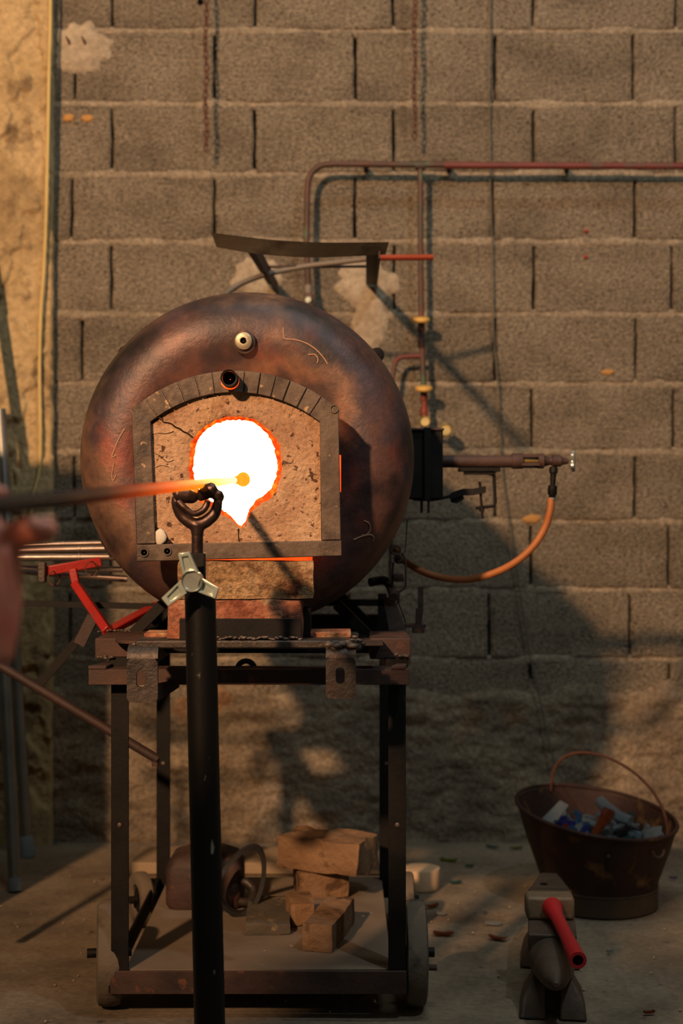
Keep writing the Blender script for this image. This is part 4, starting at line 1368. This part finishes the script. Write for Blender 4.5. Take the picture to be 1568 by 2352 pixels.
# old cast iron box
bx0, bx1 = at(382, 0, 3.0).x, at(556, 0, 3.0).x
sc_ = thing('iron_box', ((bx0 + bx1) / 2, 3.03, zs), 'rusted rounded cast iron box on the cart shelf behind the stand', 'box')
sec = []
for z, ins in ((0, .006), (.01, 0), (.085, .0), (.105, .012), (.118, .04), (.121, .07)):
    x0_, x1_, y0_, y1_ = bx0 + ins, bx1 - ins, 2.97 + ins * .6, 3.10 - ins * .6
    lp = []
    for cx_, cy_, a0 in ((x1_ - .02, y1_ - .02, 0), (x0_ + .02, y1_ - .02, 90), (x0_ + .02, y0_ + .02, 180), (x1_ - .02, y0_ + .02, 270)):
        for q in range(5):
            a = R(a0 + q * 22.5)
            lp.append(Vector((cx_ + .02 * math.cos(a), cy_ + .02 * math.sin(a), zs + z)))
    sec.append(lp)
MB().loft(sec).build('casing', 'rust_steel', sc_, smooth=35)
MB().tube(smooth_pts([Vector((bx1 - .005, 2.985, zs + .015)), Vector((bx1 + .02, 2.97, zs + .02)), Vector((bx1 + .026, 2.965, zs + .045)), Vector((bx1 + .01, 2.97, zs + .06)), Vector((bx1 - .005, 2.985, zs + .06))], 5), .009, 12).build('lug', 'forged_steel', sc_)
# drive belt loop standing on the shelf
loops = []
for k in range(40):
    a = 2 * math.pi * k / 40
    ca, sa = math.cos(a), math.sin(a)
    bx, bz = .046 * ca + .012 * math.sin(a), .066 * sa + .01 * math.sin(2 * a)
    c = Vector((at(552, 0, 2.93).x + bx, 2.93 + .02 * ca, zs + .073 + bz))
    rd = Vector((ca, 0, sa)) * .0045
    loops.append([c - rd + Vector((0, -.011, 0)), c + rd + Vector((0, -.011, 0)), c + rd + Vector((0, .011, 0)), c - rd + Vector((0, .011, 0))])
loops.append(loops[0])
MB().loft(loops, False, False).build('rubber_belt', 'black_rubber', None, label='black rubber belt loop leaning against the rusted iron box', cat='belt', smooth=30)
# plank behind the cart
pa, pb = at(300, 0, 3.62).x, at(876, 0, 3.62).x
MB().box(((pa + pb) / 2, 3.715, .016), (pb - pa, .18, .03)).build('wood_plank', 'plank', None, bevel=.003, label='short flat plank lying on the floor behind the cart', cat='plank')
pu = at(966, 1990, 3.52)
MB().lathe([(.0, 0), (.043, 0), (.0445, .004), (.0465, .045), (.0455, .05), (0, .05)], (pu.x, 3.50, .0), (0, 0, 1), 40).build('clay_disc', 'puck', None, smooth=35, label='round pale clay disc on the floor behind the right cart wheel', cat='disc')

# ------------------------------------------------------------------ bucket of broken glass
BXc, BYc = at(1376, 0, 3.36).x, 3.36
buc = thing('metal_bucket', (BXc, BYc, 0), 'large rusty metal bucket full of broken glass by the wall', 'bucket')


def bk(r, z, a):
    f = max(z - .03, 0) / .19
    x, y = r * math.cos(a), r * math.sin(a)
    return Vector((BXc + x - .008 * f, BYc + y, z + f * (-.12 * x + .12 * y)))


HB = .218
prof_o = [(.128, .0), (.132, .002), (.1335, .045), (.134, .05), (.14, .07), (.168, .15), (.186, HB - .005)]
prof_i = [(.184, HB - .005), (.165, .15), (.137, .07), (.120, .06)]
n = 64
loops = [[bk(r, z, 2 * math.pi * k / n) for k in range(n)] for r, z in prof_o + prof_i]
MB().loft(loops, True, True).build('bucket_body', 'bucket_rust', buc, smooth=35)
MB().loft([[bk(r, z, 2 * math.pi * k / n) for k in range(n)] for r, z in ((.1345, .001), (.136, .003), (.1365, .046), (.138, .048), (.138, .052), (.1355, .053))], False, False).build('foot_band', 'bucket_band', buc, smooth=35)
MB().tube([bk(.187, HB, 2 * math.pi * k / n) for k in range(n)], .0048, 8, closed=True).build('rim', 'bucket_rust', buc)
hs_, he_ = bk(.178, HB - .01, R(118)), bk(.182, HB - .012, R(-38))
mid = (hs_ + he_) / 2
Pn = []
for k in range(25):
    a = math.pi * k / 24
    p = mid + (hs_ - mid) * math.cos(a) + Vector((0, 0, .135 * math.sin(a) ** .8))
    Pn.append(p)
MB().tube(Pn, .0034, 8).build('bail_handle', 'rust_chain', buc)
for a, z in ((-92, .17),):
    p = bk(.178, z, R(a))
    MB().blob(p, .0045, 3, .1, 1).build('rivet', 'bucket_band', buc)
p = [bk(.186, .185 - .018 * math.sin(t), R(-52 + 6 * math.cos(t))) for t in [i * math.pi / 8 for i in range(9)]]
MB().tube(p, .003, 6).build('handle_hook', 'bucket_band', buc)

# the cullet in the bucket: one loose bed, then single pieces on top
random.seed(77)


def surf(x, y): return .152 + (-.10 * x + .10 * y) + .022 * (1 - (x * x + y * y) / .025) + .012 * noise.noise(Vector((x * 20, y * 20, 4)))


def shard_mesh(mb, c, L, W, T, rot, bend):
    n = 7
    loops = []
    j = [random.uniform(.6, 1.1) for _ in range(n + 1)]
    for i in range(n + 1):
        t = i / n - .5
        x = t * L
        z = bend * (t * t - .1) * L
        wv = W * j[i] * (1 - .5 * abs(t))
        loops.append([c + rot @ Vector((x, -wv / 2, z - T / 2)), c + rot @ Vector((x, wv / 2, z - T / 2)), c + rot @ Vector((x, wv / 2 * .8, z + T / 2)), c + rot @ Vector((x, -wv / 2 * .8, z + T / 2))])
    return mb.loft(loops)


def rrot():
    return Matrix.Rotation(random.uniform(0, 6.28), 3, 'Z') @ Matrix.Rotation(random.uniform(-.7, .7), 3, 'Y') @ Matrix.Rotation(random.uniform(-.7, .7), 3, 'X')


mb = MB()
for i in range(260):
    a = random.uniform(0, 6.283)
    r = .14 * math.sqrt(random.random())
    x, y = r * math.cos(a), r * math.sin(a)
    shard_mesh(mb, Vector((BXc + x, BYc + y, surf(x, y) - .012)), random.uniform(.015, .04), random.uniform(.008, .02), .004, rrot(), random.uniform(-.4, .6))
mb.build('glass_cullet', 'glass pale blue', None, smooth=30, label='bed of small crushed pale glass filling the rusty bucket', cat='broken glass', kind='stuff')

piece_cols = ['clear'] * 16 + ['pale blue'] * 9 + ['cobalt blue'] * 6 + ['sky blue'] * 5 + ['teal green'] * 4 + ['amber'] * 3 + ['lime green'] * 2 + ['frosty white'] * 5
random.shuffle(piece_cols)
for i, cn in enumerate(piece_cols):
    a = 2.399963 * i
    r = .135 * math.sqrt((i + .5) / len(piece_cols))
    if cn == 'frosty white':
        a = -.5 + .12 * i / 10
        r = random.uniform(.06, .13)
    x, y = r * math.cos(a), r * math.sin(a)
    mb = MB()
    c = Vector((BXc + x, BYc + y, surf(x, y) + random.uniform(.0, .014)))
    kind = random.random()
    side = ('left' if x < -.05 else 'right' if x > .05 else 'middle')
    fb = ('front' if y < -.045 else 'back' if y > .045 else 'centre')
    shp = 'flat curved' if kind < .6 else 'rod shaped' if kind < .85 else 'lumpy'
    place = '%s %s' % (fb, side)
    if kind < .6:
        shard_mesh(mb, c, random.uniform(.03, .06), random.uniform(.012, .028), random.uniform(.003, .006), rrot(), random.uniform(-.5, .8))
    elif kind < .85:
        q = rrot()
        rr = random.uniform(.006, .011)
        L = random.uniform(.03, .055)
        mb.tube([c - q @ Vector((L / 2, 0, 0)), c, c + q @ Vector((L / 2, 0, 0))], [rr, rr * 1.1, rr * .8], 10)
    else:
        mb.blob(c, random.uniform(.010, .016), i, .5, 2, (1.3, 1, .7), rrot())
    mb.build('glass_shard', 'glass ' + cn, None, smooth=30, label='%s %s broken glass piece at the %s of the rusty bucket' % (shp, cn, place), cat='glass shard', group='%s %s glass pieces, %s of bucket' % (shp, cn, place))

# the larger pieces one can tell apart
def bpt(px, py, d=3.32): return at(px, py, d)


q0, q1 = bpt(1230, 1896), bpt(1282, 1843, 3.36)
MB().prism([q0, q1, q1 + Vector((.022, .0, -.012)), bpt(1262, 1908)], (.006, .012, .004)).build('glass_shard', 'glass clear', None, bevel=.002, label='large clear glass plate with a straight edge standing at the left of the bucket', cat='glass shard')
MB().tube([bpt(1376, 1838, 3.38), bpt(1392, 1856, 3.36), bpt(1420, 1876, 3.34), bpt(1448, 1886, 3.32)], [.013, .015, .014, .012], 12).build('glass_shard', 'glass frosty white', None, label='clear glass bottle neck lying at the back of the bucket', cat='glass shard')
MB().tube([bpt(1398, 1862, 3.31), bpt(1388, 1882, 3.30), bpt(1376, 1900, 3.28), bpt(1362, 1922, 3.25)], [.017, .014, .010, .009], 12).rough(.003, 60).build('glass_shard', 'glass amber', None, smooth=30, label='amber glass bottle neck in the middle of the bucket', cat='glass shard')
MB().blob(bpt(1298, 1905, 3.26), .011, 2, .1, 3, (.9, .9, 1.25)).build('glass_shard', 'glass ruby red', None, smooth=0, label='single ruby red glass drop near the front of the bucket', cat='glass shard')
MB().blob(bpt(1312, 1912, 3.24), .014, 6, .4, 2, (1, 1, 1.3)).build('glass_shard', 'glass sky blue', None, smooth=30, label='sky blue lump right beside the ruby red glass drop', cat='glass shard')
MB().blob(bpt(1500, 1925, 3.24), .02, 9, .7, 2, (1.2, 1, 1.1)).build('glass_shard', 'glass frosty white', None, smooth=20, label='jagged frosty white lump at the right rim of the bucket', cat='glass shard')
MB().prism([bpt(1478, 1906, 3.25), bpt(1484, 1890, 3.25), bpt(1490, 1915, 3.25), bpt(1486, 1936, 3.25), bpt(1460, 1938, 3.25)], (.004, .02, 0)).build('glass_shard', 'glass frosty white', None, bevel=.001, label='pointed frosty white splinter beside the right rim of the bucket', cat='glass shard')
MB().prism([bpt(1442, 1868, 3.36), bpt(1452, 1866, 3.36), bpt(1454, 1894, 3.34), bpt(1440, 1896, 3.34)], (.002, .006, .002)).build('glass_shard', 'glass teal green', None, label='flat teal green glass strip upright at the back right of the bucket', cat='glass shard')

# glass scattered on the floor
random.seed(31)
fl_sh = [(1130, 1948, 'teal green', .035, 'teal green glass splinter on the floor close to the wall'), (1185, 1950, 'lime green', .035, 'yellow green glass splinter on the floor beside the bucket'),
         (1030, 1978, 'lime green', .045, 'bent yellow green glass strip next to the clay disc'), (1078, 1992, 'teal green', .022, 'small teal glass chip on the floor behind the cart wheel'),
         (1045, 2030, 'teal green', .030, 'thin teal glass strip on the floor beside the cart'), (993, 2084, 'amber', .032, 'amber glass flake beside the right cart wheel'),
         (1012, 2102, 'clear', .022, 'clear glass chip on the floor by the amber flake'), (1018, 2148, 'amber', .045, 'orange tinted glass strip on the floor beside the wheel'),
         (1132, 2125, 'clear', .035, 'clear glass flake on the floor left of the hammer'), (1143, 2158, 'amber', .042, 'red amber glass piece on the floor left of the anvil'),
         (1545, 2020, 'cobalt blue', .020, 'cobalt blue glass chip at the right edge by the bucket'), (1290, 2330, 'clear', .022, 'clear chip on the floor between the anvil feet'),
         (1220, 2340, 'pale blue', .024, 'pale blue glass chip at the front of the anvil'), (1490, 2330, 'amber', .022, 'small amber chip on the bare floor at lower right'),
         (1400, 2190, 'clear', .016, 'tiny clear chip on the floor right of the red handle'), (128, 1938, 'pale blue', .016, 'tiny pale glass chip on the floor near the leaning poles')]
for px, py, cn, L, lb in fl_sh:
    p = floor_at(px, py)
    p.z = .005
    q = Matrix.Rotation(random.uniform(-.6, .6), 3, 'Z') @ Matrix.Rotation(random.uniform(-.15, .15), 3, 'X')
    shard_mesh(MB(), p, L, L * .45, .004, q, .25).build('floor_shard', 'glass ' + cn, None, smooth=30, label=lb, cat='glass shard')
mb = MB()
for i in range(200):
    x, y = random.uniform(-.9, 1.1), random.uniform(2.2, 3.9)
    mb.blob((x, y, .001), random.uniform(.001, .0028), i, .4, 1)
mb.build('floor_grit', 'mortar_pale', None, smooth=0, label='fine pale grit scattered over the workshop floor', cat='grit', kind='stuff')

# ------------------------------------------------------------------ anvil and hammer
AX = at(1266, 0, 2.75).x
anv = thing('anvil', (AX, 2.75, 0), 'small brown iron anvil on the floor with its horn towards the camera', 'anvil')


def rect(z, w_, y0, y1, dx=0):
    return [Vector((AX - w_ / 2 + dx, y0, z)), Vector((AX + w_ / 2 + dx, y0, z)), Vector((AX + w_ / 2 + dx, y1, z)), Vector((AX - w_ / 2 + dx, y1, z))]


body = [rect(.075, .052, 2.67, 2.90), rect(.09, .06, 2.66, 2.92), rect(.102, .088, 2.645, 2.96), rect(.140, .090, 2.64, 2.97)]
MB().loft([rect(.0, .06, 2.63, 2.93), rect(.03, .058, 2.64, 2.92), rect(.055, .050, 2.665, 2.90)] + body).build('anvil_body', 'anvil_iron', anv, bevel=.004)
MB().loft([[Vector((AX - .044, 2.96, .10)), Vector((AX + .044, 2.96, .10)), Vector((AX + .044, 2.96, .140)), Vector((AX - .044, 2.96, .140))], [Vector((AX - .018, 3.10, .12)), Vector((AX + .018, 3.10, .12)), Vector((AX + .018, 3.10, .140)), Vector((AX - .018, 3.10, .140))]]).build('heel', 'anvil_iron', anv, bevel=.004)
MB().lathe([(.0085, 0), (.0001, .0002)], (AX - .012, 3.0, .1405), (0, 0, 1), 18).build('hardie_hole', 'black_hole', anv)
hp_ = []
for i in range(9):
    t = i / 8
    yy = 2.66 - .17 * t
    rr = .043 * (1 - t) ** .55 + .004
    zc_ = .092 + .004 * t
    hp_.append([Vector((AX + .004 * t + rr * 1.0 * math.cos(a), yy, zc_ + rr * .95 * math.sin(a))) for a in [2 * math.pi * k / 20 for k in range(20)]])
MB().loft(hp_).build('horn', 'anvil_iron', anv, smooth=50)
for s in (-1, 1):
    for y0_, y1_ in ((2.585, 2.68), (2.88, 2.97)):
        lo = [Vector((AX + s * .062, y0_, 0)), Vector((AX + s * .062, y1_, 0)), Vector((AX + s * .012, y1_, 0)), Vector((AX + s * .012, y0_, 0))]
        mi = [Vector((AX + s * .054, y0_ + .008, .035)), Vector((AX + s * .054, y1_, .035)), Vector((AX + s * .012, y1_, .04)), Vector((AX + s * .014, y0_ + .02, .04))]
        hi = [Vector((AX + s * .03, y0_ + .05, .075)), Vector((AX + s * .03, y1_, .075)), Vector((AX + s * .008, y1_, .075)), Vector((AX + s * .008, y0_ + .05, .075))]
        MB().loft([lo, mi, hi]).build('anvil_foot', 'anvil_iron', anv, bevel=.004)
anv.rotation_euler.z = R(-7.5)
ham = thing('club_hammer', (AX, 2.75, .14), 'club hammer with a red hollow plastic handle resting on the anvil', 'hammer')
hc = at(1264, 0, 2.74)
MB().box((hc.x, 2.758, .1625), (.092, .052, .044), Matrix.Rotation(R(-2), 3, 'Z')).build('head', 'hammer_head', ham, bevel=.006)
h0, h1 = Vector((hc.x + .002, 2.735, .166)), at(1327, 2206, 2.47)
dv = h1 - h0
L = dv.length
MB().lathe([(.019, 0), (.0195, .012), (.0155, .03), (.0125, .055), (.0125, L * .6), (.0145, L * .85), (.0152, L), (.0095, L), (.0092, L - .03), (.0001, L - .03)], h0, dv, 28).build('handle', 'red_plastic', ham, smooth=40)
MB().lathe([(.0094, L - .002), (.0091, L - .028), (.0001, L - .0285)], h0, dv, 24).build('handle_bore', 'black_hole', ham)
